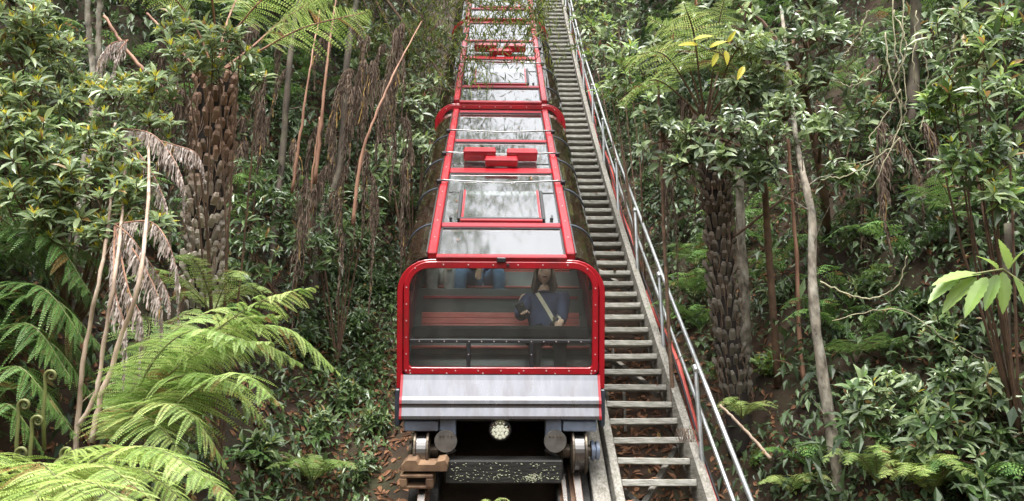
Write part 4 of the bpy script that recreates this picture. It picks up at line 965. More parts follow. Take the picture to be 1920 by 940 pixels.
# ------------------------------------------------------------------ tree ferns with scaly trunks
def scale_mesh(w, h, d):
    rings = []
    for k, (f, o) in enumerate(((0, 0), (.3, .45), (.75, 1.0), (1.0, .75))):
        ww = w*(.75, 1.0, .95, .55)[k]/2; y = f*h; rings.append([(-ww, -d*.2, y), (-ww*.6, -d*.1-o*d, y), (ww*.6, -d*.1-o*d, y), (ww, -d*.2, y)])
    mb = MB(); mb.loft([[Vector(p) for p in r] for r in rings]); o = mb.build('leaf_scale', []); me = o.data; bpy.data.objects.remove(o); return me
def tree_fern(label, ctrl, r0, r1, mat, rows, per, sw, shh, fronds, plen, mats, **kw):
    pts = [wp(c) for c in ctrl]; g = on_ground(pts[0]); 
    if pts[0].z > g.z+.05: pts = [g-Vector((0, 0, .1))]+pts
    else: g = pts[0]
    t = thing('tree_fern', label, 'tree fern', g); P = spline([tuple(p) for p in pts], 40)
    MB().tube([Vector(p) for p in P], [r0+(r1-r0)*k/39 for k in range(40)], 14).build('trunk', 'shaded_bark_core', t, smooth=True)
    sm = [scale_mesh(sw, shh, .035), scale_mesh(sw*.85, shh*1.1, .045), scale_mesh(sw*1.1, shh*.9, .03)]
    for m in sm: m.materials.append(mat)
    vis0 = 0 if len(pts) == len(ctrl) else np.argmin(np.linalg.norm(P-np.array(pts[1]), axis=1))/39
    for j in range(rows):
        f = vis0+(1-vis0)*(j+.3)/rows; k = f*39; i0 = min(38, int(k)); p = Vector(P[i0]).lerp(Vector(P[i0+1]), k-i0); tg = (Vector(P[i0+1])-Vector(P[i0])).normalized(); r = r0+(r1-r0)*f
        for q in range(per):
            if rnd.random() < .03: continue
            a = 6.283*(q+.5*(j % 2)+rnd.uniform(-.12, .12))/per; out = Vector((math.cos(a), math.sin(a), 0)); out = (out-tg*out.dot(tg)).normalized(); s_ = tg.cross(-out)
            rot = Matrix((s_, -out, tg)).transposed().to_4x4()
            o = link('leaf_scale', rnd.choice(sm), t); o.matrix_local = Matrix.Translation(p+out*(r-.006)+tg*rnd.uniform(-.04, .04)-g) @ rot @ Matrix.Rotation(rnd.uniform(-.2, .2), 4, 'Y') @ Matrix.Rotation(rad(rnd.uniform(2, 20)), 4, 'X') @ Matrix.Diagonal((rnd.uniform(.75, 1.15), rnd.uniform(.8, 1.2), rnd.uniform(.7, 1.1), 1))
    fb = MB()
    for k in range(260):
        f = vis0+(1-vis0)*rnd.random(); i0 = min(37, int(f*39)); a = rnd.uniform(0, 6.283); out = Vector((math.cos(a), math.sin(a), 0)); r = r0+(r1-r0)*f; p = Vector(P[i0])+out*(r+rnd.uniform(.01, .045)); L = rnd.uniform(.08, .3)
        fb.tube([p, p+out*rnd.uniform(0, .03)+Vector((rnd.uniform(-.02, .02), 0, -L*.5)), p+out*rnd.uniform(-.01, .03)+Vector((rnd.uniform(-.04, .04), rnd.uniform(-.02, .02), -L))], [.004, .003, .001], 3)
    tag(fb.build('fibres', 'twig', t), kind='stuff')
    for f in fronds: frond(t, g, [wp(c) for c in f], plen*rnd.uniform(.9, 1.1), mats, **kw)
    return t
M['shaded_bark_core'] = surf('fibrous_core_with_gap_shade', (.012, .009, .007), (.03, .022, .017), 14, .95, bump=.8, stretch=(1, 1, .3))  # core colour darkened to put shade into the gaps between leaf scales
M['trunk_red'] = trunk_mat('tree_fern_trunk_brown_to_grey', srgb(136, 108, 90), srgb(172, 162, 148), px(390, 520, 6.9).z, px(400, 190, 6.9).z)
M['trunk_grey'] = trunk_mat('tree_fern_trunk_dark', srgb(104, 92, 80), srgb(96, 90, 80), 3, 8)
tree_fern('thick tree fern trunk with red-brown to grey leaf scales at left', [(378, 590, 6.9), (385, 450, 6.9), (398, 300, 6.9), (404, 140, 6.9)], .115, .150, M['trunk_red'], 22, 13, .062, .135,
    [[(404, 140, 6.9), (480, 100, 6.8), (570, 52, 6.6), (700, 20, 6.4)], [(404, 140, 6.9), (470, 90, 7.1), (540, 30, 7.4), (640, -30, 7.6)], [(404, 140, 6.9), (440, 60, 6.6), (520, -20, 6.3), (620, -20, 6.0)],
     [(404, 140, 6.9), (360, 40, 6.8), (290, -30, 6.6), (190, -20, 6.4)], [(404, 140, 6.9), (400, 20, 6.5), (380, -70, 6.0), (360, -60, 5.4)], [(404, 140, 6.9), (430, 30, 7.3), (480, -60, 7.8), (520, -70, 8.4)]],
    .38, ['fern', 'stalk'], rachis=.014, npairs=30, npin=14, stalk=.38, droop=.3)
E0 = (1322, 232, 7.7)
tree_fern('dark scaly tree fern trunk right of the stairs, fronds fanning from its top', [(1380, 745, 7.6), (1358, 560, 7.65), (1348, 400, 7.7), E0], .12, .10, M['trunk_grey'], 22, 12, .058, .14,
    [[E0, (1290, 165, 7.6), (1240, 100, 7.4), (1170, 110, 7.2)], [E0, (1300, 150, 7.7), (1270, 70, 7.8), (1210, 30, 7.8)], [E0, (1312, 150, 7.5), (1300, 60, 7.2), (1280, 0, 6.9)], [E0, (1335, 150, 7.7), (1345, 60, 7.7), (1360, -10, 7.6)],
     [E0, (1350, 160, 7.6), (1385, 90, 7.4), (1450, 60, 7.2)], [E0, (1365, 175, 7.6), (1420, 130, 7.5), (1500, 140, 7.3)], [E0, (1280, 185, 7.5), (1225, 150, 7.2), (1160, 190, 7.0)], [E0, (1340, 160, 7.9), (1370, 60, 8.4), (1400, 0, 8.8)]],
    .36, ['fern', 'twig'], rachis=.014, npairs=28, npin=12, stalk=.42, droop=.3)

# ------------------------------------------------------------------ ferns
cB = px(215, 850, 4.6)
fern('big bright fern whose long arching fronds reach towards the train at lower left', cB, [
    [cB, (330, 690, 4.7), (470, 575, 4.75), (600, 535, 4.7)], [cB, (320, 765, 4.4), (440, 700, 4.2), (535, 765, 4.1)], [cB, (390, 650, 5.0), (530, 615, 5.1), (650, 712, 5.1)], [cB, (300, 650, 5.0), (390, 585, 5.3), (450, 575, 5.6)],
    [cB, (260, 765, 4.3), (350, 770, 4.15), (430, 880, 4.1)], [cB, (260, 700, 4.9), (320, 610, 5.2), (370, 575, 5.5)], [cB, (340, 745, 4.6), (430, 720, 4.6), (500, 800, 4.6)], [cB, (300, 720, 4.6), (400, 650, 4.6), (520, 640, 4.6)],
    [cB, (280, 690, 4.5), (360, 620, 4.3), (470, 640, 4.2)], [cB, (250, 720, 4.8), (280, 620, 5.0), (270, 590, 5.3)], [cB, (310, 700, 4.75), (420, 610, 4.85), (540, 590, 4.9)], [cB, (280, 740, 4.5), (370, 700, 4.4), (470, 730, 4.35)], [cB, (240, 780, 4.4), (300, 800, 4.2), (360, 880, 4.1)], [cB, (350, 690, 4.9), (470, 640, 5.0), (580, 690, 5.0)]], .40, ['fern', 'green_stem'], trunk=.09, npairs=24, npin=24, droop=.38, thin=.8, rachis=.008, lenr=.62, jit=.10)
cA = px(40, 1000, 3.75)
fern('lime green fern spreading flat at the bottom left corner', cA, [
    [cA, (150, 880, 3.6), (280, 838, 3.45), (430, 925, 3.3)], [cA, (110, 900, 3.5), (190, 872, 3.25), (300, 950, 3.05)], [cA, (60, 895, 3.5), (80, 870, 3.2), (150, 950, 2.95)], [cA, (200, 862, 3.9), (330, 860, 3.9), (450, 945, 3.8)],
    [cA, (20, 880, 3.6), (-10, 850, 3.5), (-40, 900, 3.3)], [cA, (100, 870, 3.9), (190, 835, 4.0), (290, 850, 4.1)], [cA, (80, 920, 3.3), (170, 905, 3.0), (300, 990, 2.8)], [cA, (160, 900, 3.7), (260, 880, 3.6), (370, 960, 3.5)], [cA, (30, 940, 3.3), (60, 920, 3.0), (120, 1010, 2.7)]], .36, ['fern_lime', 'green_stem'], trunk=.08, npairs=23, npin=26, droop=.3, thin=.8, rachis=.007, lenr=.6, jit=.09)
cC = px(-110, 560, 5.0)
fern('dark green fern with drooping combed fronds at the left edge', cC, [
    [cC, (-20, 440, 5.05), (90, 440, 5.0), (175, 560, 4.9)], [cC, (-20, 540, 4.9), (80, 540, 4.8), (165, 650, 4.75)], [cC, (-20, 620, 4.8), (60, 610, 4.7), (140, 720, 4.65)], [cC, (-20, 390, 5.2), (90, 370, 5.2), (205, 470, 5.1)],
    [cC, (-30, 700, 4.6), (40, 690, 4.5), (120, 790, 4.5)], [cC, (-40, 500, 5.3), (60, 480, 5.4), (200, 580, 5.4)], [cC, (0, 600, 5.1), (100, 600, 5.1), (190, 720, 5.1)], [cC, (-40, 760, 4.5), (20, 760, 4.4), (90, 860, 4.4)], [cC, (-10, 480, 5.2), (110, 450, 5.2), (230, 520, 5.2)], [cC, (0, 560, 4.95), (100, 560, 4.9), (200, 660, 4.9)], [cC, (0, 650, 4.9), (90, 640, 4.8), (180, 750, 4.8)], [cC, (-20, 430, 5.4), (80, 420, 5.5), (150, 500, 5.5)], [cC, (0, 720, 4.7), (70, 720, 4.65), (150, 830, 4.6)]],
    .38, ['fern_dark', 'green_stem'], trunk=.09, npairs=24, npin=22, droop=.5, rachis=.008, thin=.78, lenr=.6, jit=.08)
def small_fern(label, x, y, z, n, L, pl, mats, rise=.6, group=None, **kw):
    c = px(x, y, z); kw = {**dict(npairs=18, npin=10, droop=.25), **kw}
    return fern(label, c, auto_fronds(c, n, L, rise, tilt=Vector((0, -.45, .1))), pl, mats, group=group, **kw)
def gz(x, y, m=.12): return (ghit(x, y)-CAM).dot(FWD)-m
small_fern('pale fern clump low on the bank just left of the train', 585, 905, gz(585, 905), 11, .48, .13, ['leaf_pale', 'green_stem'])
small_fern('little lime fern at the bottom of the right-hand bank', 1745, 925, gz(1745, 925), 14, .42, .12, ['fern_lime', 'green_stem'])
small_fern('green fern at the foot of the pale curved tree', 1645, 905, gz(1645, 905), 9, .45, .12, ['fern', 'green_stem'])
small_fern('light green fern beside the base of the dark tree fern', 1392, 785, 7.2, 10, .30, .10, ['fern', 'green_stem'])
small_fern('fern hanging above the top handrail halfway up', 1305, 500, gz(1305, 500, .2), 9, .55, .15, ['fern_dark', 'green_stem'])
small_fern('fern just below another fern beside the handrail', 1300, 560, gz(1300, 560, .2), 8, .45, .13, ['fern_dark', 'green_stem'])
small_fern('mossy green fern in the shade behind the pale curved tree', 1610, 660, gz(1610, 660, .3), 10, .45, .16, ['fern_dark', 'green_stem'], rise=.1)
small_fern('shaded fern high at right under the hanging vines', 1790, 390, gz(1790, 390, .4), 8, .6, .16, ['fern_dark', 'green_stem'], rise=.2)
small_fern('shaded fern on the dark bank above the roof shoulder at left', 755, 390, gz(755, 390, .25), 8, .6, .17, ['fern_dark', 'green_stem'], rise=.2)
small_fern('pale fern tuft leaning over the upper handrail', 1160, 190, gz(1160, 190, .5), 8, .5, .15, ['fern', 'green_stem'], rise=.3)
small_fern('fern tuft poking up behind the big bright fern', 400, 590, 6.3, 8, .6, .15, ['fern', 'green_stem'])
small_fern('feathery fern at the bottom edge between the rails', 915, 962, 6.6, 7, .2, .06, ['fern', 'green_stem'])
small_fern('low fern beside the bottom of the stairs', 1480, 925, gz(1480, 925), 8, .32, .10, ['fern', 'green_stem'])

# dead fronds drooping among the left shrubs
def dead_frond_geo(ctrl, hang):
    C = spline([tuple(c) for c in ctrl], 40); n = 40; V = []; F = []; TT = []; k0 = 0
    for i in range(3, n):
        f = i/(n-1); L0 = hang*(.5+.5*math.sin(math.pi*min(1, f*1.15)))*(1-.55*max(0, f-.6)/.4)
        for sg in (-1, 1):
            for rep in range(2):
                p = C[i]+(C[i]-C[i-1])*rng.uniform(-.5, .5); L = L0*rng.uniform(.55, 1.15); d = np.array([sg*rng.uniform(.15, .5), rng.uniform(-.4, .1), -.25]); m = 7; pts = []; q = p.copy()
                for j in range(m): pts.append(q.copy()); d = d*.55+np.array([rng.normal()*.16, rng.normal()*.16, -.55]); q = q+unit(d)*L/m
                w = np.array([1, 0, 0])*.5+rng.normal(size=3)*.5; w = unit(w); tint = rng.random()
                for j in range(m):
                    ww = (.0085 if j % 2 else .003)*(1-.5*j/m)*rng.uniform(.6, 1.4); V += [pts[j]-w*ww, pts[j]+w*ww]; TT += [tint, tint]
                for j in range(m-1): a_ = k0+2*j; F += [(a_, a_+1, a_+3), (a_, a_+3, a_+2)]
                k0 += 2*m
    mb = MB(); mb.tube([Vector(c) for c in C[::2]], [max(.0015, .006*(1-.8*k/19)) for k in range(20)], 5); tri = [(f[0], f[i], f[i+1]) for f in mb.f for i in range(1, len(f)-1)]; mi = [0]*len(F)+[1]*len(tri)
    return np.concatenate([np.array(V), np.array(mb.v)]), np.concatenate([np.array(F), np.array(tri)+k0]), np.concatenate([np.array(TT), np.full(len(mb.v), .5)]), mi
def dead_fern(label, crown, fr, pl=.17):
    c = wp(crown); t = thing('dead_fern', label, 'dead fern', c)
    for f in fr:
        V, F, tt, mi = dead_frond_geo([wp(q) for q in f], pl*rnd.uniform(.85, 1.15)); link('dead_frond', tri_mesh('dead_frond', V-np.array(c), F, ['dead', 'stalk'], mi, tt), t)
    return t
# curtains of old dead fronds hanging in the dark of the forest
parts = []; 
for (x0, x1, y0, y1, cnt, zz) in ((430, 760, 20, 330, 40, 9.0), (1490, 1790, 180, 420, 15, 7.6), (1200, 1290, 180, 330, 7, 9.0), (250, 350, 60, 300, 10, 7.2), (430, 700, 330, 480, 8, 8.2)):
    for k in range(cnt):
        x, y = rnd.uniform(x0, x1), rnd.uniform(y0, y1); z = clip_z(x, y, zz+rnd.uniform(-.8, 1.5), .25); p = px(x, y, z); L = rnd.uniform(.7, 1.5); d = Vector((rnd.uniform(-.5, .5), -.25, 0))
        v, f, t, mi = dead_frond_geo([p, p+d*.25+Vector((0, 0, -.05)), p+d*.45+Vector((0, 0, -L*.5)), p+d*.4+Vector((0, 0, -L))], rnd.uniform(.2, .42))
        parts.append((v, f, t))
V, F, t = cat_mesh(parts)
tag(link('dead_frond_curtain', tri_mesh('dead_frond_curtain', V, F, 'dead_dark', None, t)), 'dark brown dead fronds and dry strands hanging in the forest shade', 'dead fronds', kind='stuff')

dead_fern('grey dead fronds drooping beside the scaly trunk at upper left', (215, 240, 5.45), [[(215, 240, 5.45), (290, 255, 5.45), (340, 330, 5.35), (345, 410, 5.35)], [(215, 240, 5.45), (270, 300, 5.35), (310, 380, 5.25), (320, 460, 5.25)], [(215, 240, 5.45), (320, 270, 5.55), (370, 290, 5.55), (385, 340, 5.55)]])
dead_fern('grey dead fronds hanging behind the bare tan stems', (215, 420, 4.95), [[(215, 420, 4.95), (290, 420, 4.85), (330, 500, 4.75), (335, 600, 4.75)], [(215, 420, 4.95), (270, 500, 4.75), (300, 570, 4.65), (303, 640, 4.65)], [(215, 420, 4.95), (240, 540, 4.65), (265, 600, 4.60), (262, 700, 4.55)], [(215, 420, 4.95), (215, 540, 4.65), (235, 620, 4.55), (232, 725, 4.55)], [(215, 420, 4.95), (250, 450, 4.85), (310, 540, 4.95), (318, 590, 4.85)]])
dead_fern('small grey dead frond hanging near the top left corner', (240, 75, 5.65), [[(240, 75, 5.65), (205, 85, 5.55), (185, 130, 5.55), (190, 210, 5.45)], [(240, 75, 5.65), (225, 95, 5.55), (215, 140, 5.55), (225, 200, 5.55)]], .16)

# ------------------------------------------------------------------ stems, trunks and vines
def stem_thing(name, label, cat, ctrl, r, mat, part=None, seg=8, group=None, twigs=0, tw=.4):
    pts = [wp(c) for c in ctrl]; P = [Vector(p)+Vector((rnd.gauss(0, 1), rnd.gauss(0, 1), rnd.gauss(0, .6)))*(.0025+.03*max(r if isinstance(r, tuple) else (r,))) for p in spline([tuple(p) for p in pts], 26)]; n = len(P)
    rr = r if isinstance(r, tuple) else (r, r)
    rs = [(rr[0]+(rr[1]-rr[0])*k/(n-1))*(1+.07*math.sin(k*2.1)+rnd.uniform(-.07, .07)) for k in range(n)]
    base = min(P, key=lambda p: p.z); t = thing(name, label, cat, base, group=group)
    MB().tube(P, rs, seg).build(part or 'stem', mat, t, smooth=True)
    for k in range(twigs):
        p = rnd.choice(P[3:-3]); d = Vector((rnd.uniform(-1, 1), rnd.uniform(-.5, .2), rnd.uniform(.1, .8))).normalized()*tw*rnd.uniform(.5, 1.2)
        MB().tube([p, p+d*.5+Vector((0, 0, .03)), p+d], [rr[0]*.35, rr[0]*.25, .002], 5).build('branch', mat, t)
    return t
stem_thing('bare_stem', 'pale bare stem, the rightmost of three leaning stems at left', 'stem', [(280, 250, 5.6), (276, 400, 4.8), (262, 520, 4.45), (222, 650, 4.4), (190, 745, 4.35), (172, 830, 4.3)], (.009, .018), 'tan_stem')
stem_thing('bare_stem', 'tan bare stem in the middle of three leaning stems at left', 'stem', [(235, 250, 5.7), (230, 400, 5.0), (215, 520, 4.65), (196, 640, 4.6), (180, 735, 4.55), (148, 800, 4.5)], (.009, .015), 'tan_stem')
stem_thing('bare_stem', 'tan bare stem, leftmost of three, reaching down into the ferns', 'stem', [(215, 230, 5.7), (208, 380, 5.1), (190, 510, 4.8), (165, 620, 4.75), (150, 730, 4.7), (140, 880, 4.65)], (.009, .016), 'tan_stem', twigs=2)
for k, (x, y, h) in enumerate(((95, 705, 0), (45, 760, 1), (70, 790, 0), (125, 850, 1), (40, 850, 0))):
    z = 4.15-.05*k; c = px(x, y, z); t = thing('fiddlehead', ('uppermost curled fiddlehead among the ferns at left', 'curled fiddlehead close to the left edge', 'thick curled fiddlehead in the middle of the group at left', 'curled fiddlehead beside the foot of the tan stems', 'lowest curled fiddlehead at the left edge')[k], 'fiddlehead', px(x-12, y+140, z), group='fiddleheads among the ferns')
    pts = [px(x-12, y+140, z), px(x-14, y+70, z), px(x-10, y+20, z)]
    for j in range(22): a = math.pi-j*.55; r = (11-.42*j)*z/FPX; pts.append(c+RGT*(r*math.cos(a))+UPV*(r*math.sin(a))+FWD*(.0008*j))
    MB().tube(pts, [.011, .010, .009]+[.0085-.00022*j for j in range(22)], 7).build('stalk', 'green_stem', t, smooth=True)
for lab, ct, r in (('thin brown dead stalk hanging leftmost in the dark forest at left', [(600, 20, 9.6), (582, 125, 9.1), (566, 230, 8.9), (547, 362, 8.8)], (.006, .018)),
                   ('brown dead stalk hanging straight down beside the leftmost one', [(640, -60, 9.6), (622, 55, 9.1), (606, 190, 8.9), (590, 345, 8.8)], (.007, .020)),
                   ('bent brown dead stalk hanging closest to the train roof', [(790, 40, 9.6), (742, 132, 9.0), (705, 215, 8.7), (676, 300, 8.6), (661, 422, 8.5)], (.006, .019)),
                   ('pale dead stalk crossing low in front of the dark trunk', [(600, 220, 9.2), (585, 340, 9.1), (578, 480, 9.0)], (.010, .016))):
    zz = [(a, b, clip_z(a, b, c, .5)) for a, b, c in ct]; zm = min(q[2] for q in zz); stem_thing('dead_stalk', lab, 'dead stalk', [(a, b, zm+c-ct[0][2]) for a, b, c in ct], r, 'stalk', part='stalk', group='dead stalks hanging in the forest')
def gnd_tree(name, label, ctrl, r, mat, twigs=3, group=None):
    pts = [wp(c) for c in ctrl]; low = pts[-1]; g = on_ground(low)
    if g.z < low.z-.05: pts.append(g-Vector((0, 0, .1)))
    return stem_thing(name, label, 'tree', pts, r, mat, part='trunk', twigs=twigs, group=group, seg=10)
gnd_tree('slender_tree', 'pale curved slender trunk with lichen patches at right', [(1465, 20, 8.6), (1480, 150, 8.1), (1492, 260, 7.3), (1508, 335, 6.8), (1522, 400, 6.7), (1522, 500, 6.6), (1530, 610, 6.5), (1548, 740, 6.4), (1565, 850, 6.3), (1580, 960, 6.2)], (.018, .054), 'bark_pale', 5)
gnd_tree('slender_tree', 'straight whitish trunk just right of the dark tree fern', [(1385, 240, 8.4), (1388, 400, 8.4), (1397, 590, 8.3), (1400, 660, 8.3)], (.045, .062), 'bark_pale', 1)
gnd_tree('slender_tree', 'thin brown sapling stem close to the handrail', [(1228, 60, 8.3), (1238, 250, 8.2), (1247, 480, 8.1)], (.014, .022), 'twig', 3)
gnd_tree('slender_tree', 'mossy speckled trunk at the right edge', [(1890, 420, 5.9), (1887, 600, 5.8), (1883, 760, 5.7), (1880, 870, 5.6)], (.03, .04), 'bark_dark', 2)
gnd_tree('slender_tree', 'left one of two pale stems at the top left corner', [(163, -40, 6.6), (166, 60, 6.6), (172, 200, 6.5)], (.022, .026), 'bark_pale', 0)
gnd_tree('slender_tree', 'right one of two pale stems at the top left corner', [(189, -40, 6.6), (184, 70, 6.6), (182, 210, 6.5)], (.022, .026), 'bark_pale', 0)
gnd_tree('slender_tree', 'dark leaning trunk in the shade behind the hanging dead stalks', [(680, -60, 11.5), (650, 120, 10.5), (640, 300, 10.2), (600, 420, 9.6), (590, 520, 9.2)], (.04, .07), 'bark_dark', 3)
gnd_tree('slender_tree', 'dark forked trunk in the shade left of the carriage', [(570, -60, 10.6), (545, 100, 9.8), (530, 280, 9.5), (512, 480, 9.0)], (.03, .05), 'bark_dark', 3)
gnd_tree('slender_tree', 'dark trunk standing behind the hanging vines at upper right', [(1718, -20, 8.2), (1716, 80, 8.2), (1710, 240, 8.0)], (.05, .06), 'bark_dark', 1)
gnd_tree('slender_tree', 'reddish thin trunk between whitish trunk and pale curved tree', [(1478, 260, 7.8), (1486, 380, 7.7), (1492, 470, 7.6), (1500, 640, 7.4)], (.016, .022), 'stalk', 2)
gnd_tree('slender_tree', 'grey trunk in the shade behind the lower right shrubs', [(1720, 330, 7.6), (1716, 470, 7.5), (1708, 620, 7.2)], (.045, .055), 'bark_dark', 2)
stem_thing('leaning_pole', 'reddish dead branch crossing behind the top left shrub', 'branch', [(195, 30, 6.9), (250, 110, 6.8), (330, 190, 6.7)], (.014, .018), 'stalk')
stem_thing('leaning_pole', 'dead branch leaning across the top left corner beside the tree fern', 'branch', [(275, 25, 7.2), (330, 85, 7.1), (385, 150, 7.0)], (.012, .016), 'stalk')
stem_thing('leaning_pole', 'straight tan stick leaning on the right-hand bank below the handrail', 'branch', [(1350, 760, 6.9), (1400, 810, 6.75), (1445, 860, 6.6)], (.012, .016), 'tan_stem')
stem_thing('leaning_pole', 'dead branch slanting between the two trunks right of the tree fern', 'branch', [(1490, 355, 7.5), (1440, 395, 7.5), (1375, 445, 7.6)], (.010, .014), 'twig')
vn = thing('vine_tangle', 'tangle of pale thin vines hanging at upper right', 'vine', px(1690, 340, 6.2))
def vine(ctrl, r): 
    P = spline([tuple(wp(c)) for c in ctrl], 30)+rng.normal(size=(30, 3))*.006
    MB().tube([Vector(p) for p in P], [r*(1-.5*k/29) for k in range(30)], 5).build('vine_strand', 'vine', vn, smooth=True)
for c in ([(1672, -10, 6.2), (1680, 110, 6.1), (1690, 180, 6.1), (1685, 230, 6.1), (1650, 290, 6.2), (1580, 310, 6.3)], [(1695, -10, 6.3), (1690, 100, 6.2), (1700, 180, 6.1), (1698, 260, 6.1), (1752, 308, 6.1)], [(1720, 20, 6.3), (1712, 120, 6.2), (1728, 190, 6.2), (1735, 230, 6.2)],
          [(1685, 170, 6.1), (1660, 220, 6.1), (1630, 260, 6.1), (1640, 300, 6.1), (1615, 345, 6.1)], [(1660, 60, 6.3), (1668, 140, 6.2), (1690, 220, 6.1), (1660, 300, 6.0), (1632, 355, 6.0)], [(1630, 20, 6.4), (1600, 80, 6.4), (1580, 110, 6.4)], [(1800, 20, 6), (1790, 90, 6), (1770, 140, 6.1), (1745, 165, 6.1)],
          [(1795, 60, 6), (1820, 90, 6), (1880, 105, 6)], [(1690, 260, 6.1), (1640, 300, 6.1), (1590, 330, 6.2), (1545, 335, 6.3), (1520, 370, 6.5)], [(1540, 530, 6.4), (1620, 560, 6.3), (1680, 540, 6.2), (1700, 480, 6.2)], [(1560, 600, 6.3), (1680, 580, 6.1), (1780, 640, 5.9), (1870, 690, 5.8)], [(1725, 60, 6.2), (1740, 150, 6.2), (1725, 250, 6.1)],
          [(1675, 20, 6.2), (1700, 90, 6.1), (1675, 160, 6.1), (1700, 210, 6.1)], [(1655, 120, 6.3), (1600, 160, 6.3), (1560, 150, 6.4)]):
    vine(c, rnd.uniform(.005, .009))

# ------------------------------------------------------------------ shrubs
shrub('large shrub with dark whorled leaves and yellow new tips at upper left', px(120, 700, 5.6), [(60, 70, 5.4, .2), (110, 110, 5.5, .2), (50, 190, 5.2, .24), (140, 190, 5.5, .24), (215, 190, 5.5, .24), (120, 290, 5.2, .28), (50, 290, 5.0, .24), (210, 290, 5.3, .27), (285, 170, 5.8, .18), (170, 370, 5.1, .25), (90, 370, 5.0, .22), (255, 390, 5.2, .2), (300, 240, 5.7, .15, 8), (245, 330, 5.3, .18, 10), (290, 430, 5.2, .13, 7), (30, 120, 5.2, .2), (30, 30, 5.2, .2), (40, 390, 4.9, .2, 14), (110, 430, 5.0, .18, 12), (190, 440, 5.0, .16, 9), (20, 240, 5.0, .2)], 'yellowtip', per=21, size=.92)
shrub('leafy branch with yellow tips growing over the top of the scaly trunk', px(450, 500, 6.8), [(400, 70, 6.2, .2), (350, 120, 6.0, .18), (450, 90, 6.3, .16, 9), (485, 150, 6.2, .07, 4), (410, 125, 6.3, .16, 9), (335, 60, 6.2, .16, 8)], 'yellowtip', per=14, size=.95)
shrub('grey-green broadleaf tree crown hiding the top of the dark tree fern trunk', px(1440, 620, 7.6), [(1245, 265, 7.3, .25), (1310, 265, 7.1, .26), (1375, 255, 7.0, .26), (1435, 275, 7.1, .26), (1475, 225, 7.2, .24), (1285, 310, 7.2, .2), (1365, 310, 7.0, .2), (1425, 325, 7.1, .18), (1225, 235, 7.4, .15, 7)], 'grey', per=17, size=1.0, tree=[on_ground(px(1450, 620, 7.7)), px(1440, 450, 7.5), px(1430, 330, 7.3), px(1400, 280, 7.2)], stem=.03)
shrub('grey-green canopy with a few yellow leaves at top right of the stairs', px(1560, 520, 8.2), [(1225, 95, 8.2, .3), (1300, 110, 7.7, .25), (1365, 90, 7.5, .28), (1440, 100, 7.6, .28), (1510, 90, 7.8, .3), (1440, 180, 7.6, .28), (1550, 160, 7.8, .3), (1580, 80, 8, .3), (1545, 240, 7.3, .22), (1390, 170, 7.5, .25), (1290, 40, 8, .3), (1400, 20, 8, .3), (1520, 20, 8, .3)], 'grey', per=16, size=1.15, tree=[on_ground(px(1560, 520, 8.4)), px(1540, 330, 8.2), px(1500, 150, 8), px(1460, 80, 7.8)], stem=.04)
shrub('pale green leafy shrub at the right edge above the dark hollow', px(1880, 640, 5.6), [(1830, 120, 5.1, .2), (1790, 185, 5.3, .18), (1855, 195, 5.0, .2), (1745, 205, 5.4, .13, 7), (1850, 300, 5.0, .17), (1800, 300, 5.1, .15, 8), (1870, 370, 4.9, .14, 9), (1880, 60, 5.2, .2), (1775, 60, 5.8, .2), (1835, 330, 5.0, .12, 6)], ('pale', 'glossy', 'glossy', 'grey'), per=12, size=.95)
shrub('glossy green shrub on the bank right of the pale curved tree', px(1640, 850, 6.2), [(1620, 750, 6.0, .2), (1670, 735, 6.1, .2), (1600, 790, 6.0, .14, 8), (1650, 790, 5.9, .16), (1710, 760, 6.1, .14, 8)], ('glossy', 'grey'), per=14, size=.9)
shrub('dense glossy shrub filling the lower right corner', px(1810, 920, 5.6), [(1780, 720, 5.7, .2), (1840, 720, 5.6, .2), (1760, 790, 5.6, .2), (1830, 790, 5.5, .22), (1790, 860, 5.4, .2), (1860, 860, 5.4, .22), (1720, 830, 5.6, .15), (1840, 920, 5.3, .2)], ('glossy', 'glossy', 'grey', 'dark'), per=14, size=.95)
shrub('dark slender-leaved shrub in the forest beside the scaly trunk', px(480, 560, 8.2), [(480, 340, 8.2, .3), (530, 400, 8.2, .3), (470, 420, 8.0, .3), (480, 480, 7.8, .28), (560, 450, 8.2, .25), (440, 520, 7.6, .25)], 'dark', per=14, size=1.0)
shrub('dark shrub in the forest between the hanging stalks and the train', px(640, 560, 8.8), [(620, 400, 8.9, .3), (660, 450, 8.7, .3), (600, 480, 8.5, .3), (690, 380, 9.0, .28), (720, 330, 9.4, .3), (570, 380, 9.0, .2)], 'dark', per=13, size=1.05)
shrub('light leafy bush high up beside the top of the handrail', px(1200, 330, 10.5), [(1130, 90, 11.5, .4), (1180, 130, 10.5, .4), (1160, 50, 12, .45), (1215, 190, 9.6, .3), (1150, 160, 11, .3), (1100, 40, 13, .4)], ('grey', 'grey', 'pale'), per=16, size=1.25)
shrub('shaded mixed-leaf bush behind the hanging pale vines', px(1680, 420, 8.6), [(1650, 110, 8.4, .3), (1610, 210, 8.1, .3), (1690, 60, 8.6, .3), (1760, 250, 7.8, .3), (1660, 300, 7.8, .25), (1740, 120, 8.3, .3), (1580, 330, 7.6, .2), (1790, 350, 7.4, .25)], ('dark', 'grey', 'glossy'), per=14, size=1.1)
shrub('olive shrub climbing high beside the second carriage at left', px(780, 420, 10.5), [(760, 130, 12, .5), (800, 180, 11.5, .4), (760, 230, 11, .45), (790, 280, 10.6, .35), (700, 100, 12, .5), (730, 300, 10.2, .35), (820, 90, 12.5, .45)], 'grey', per=18, size=1.25)
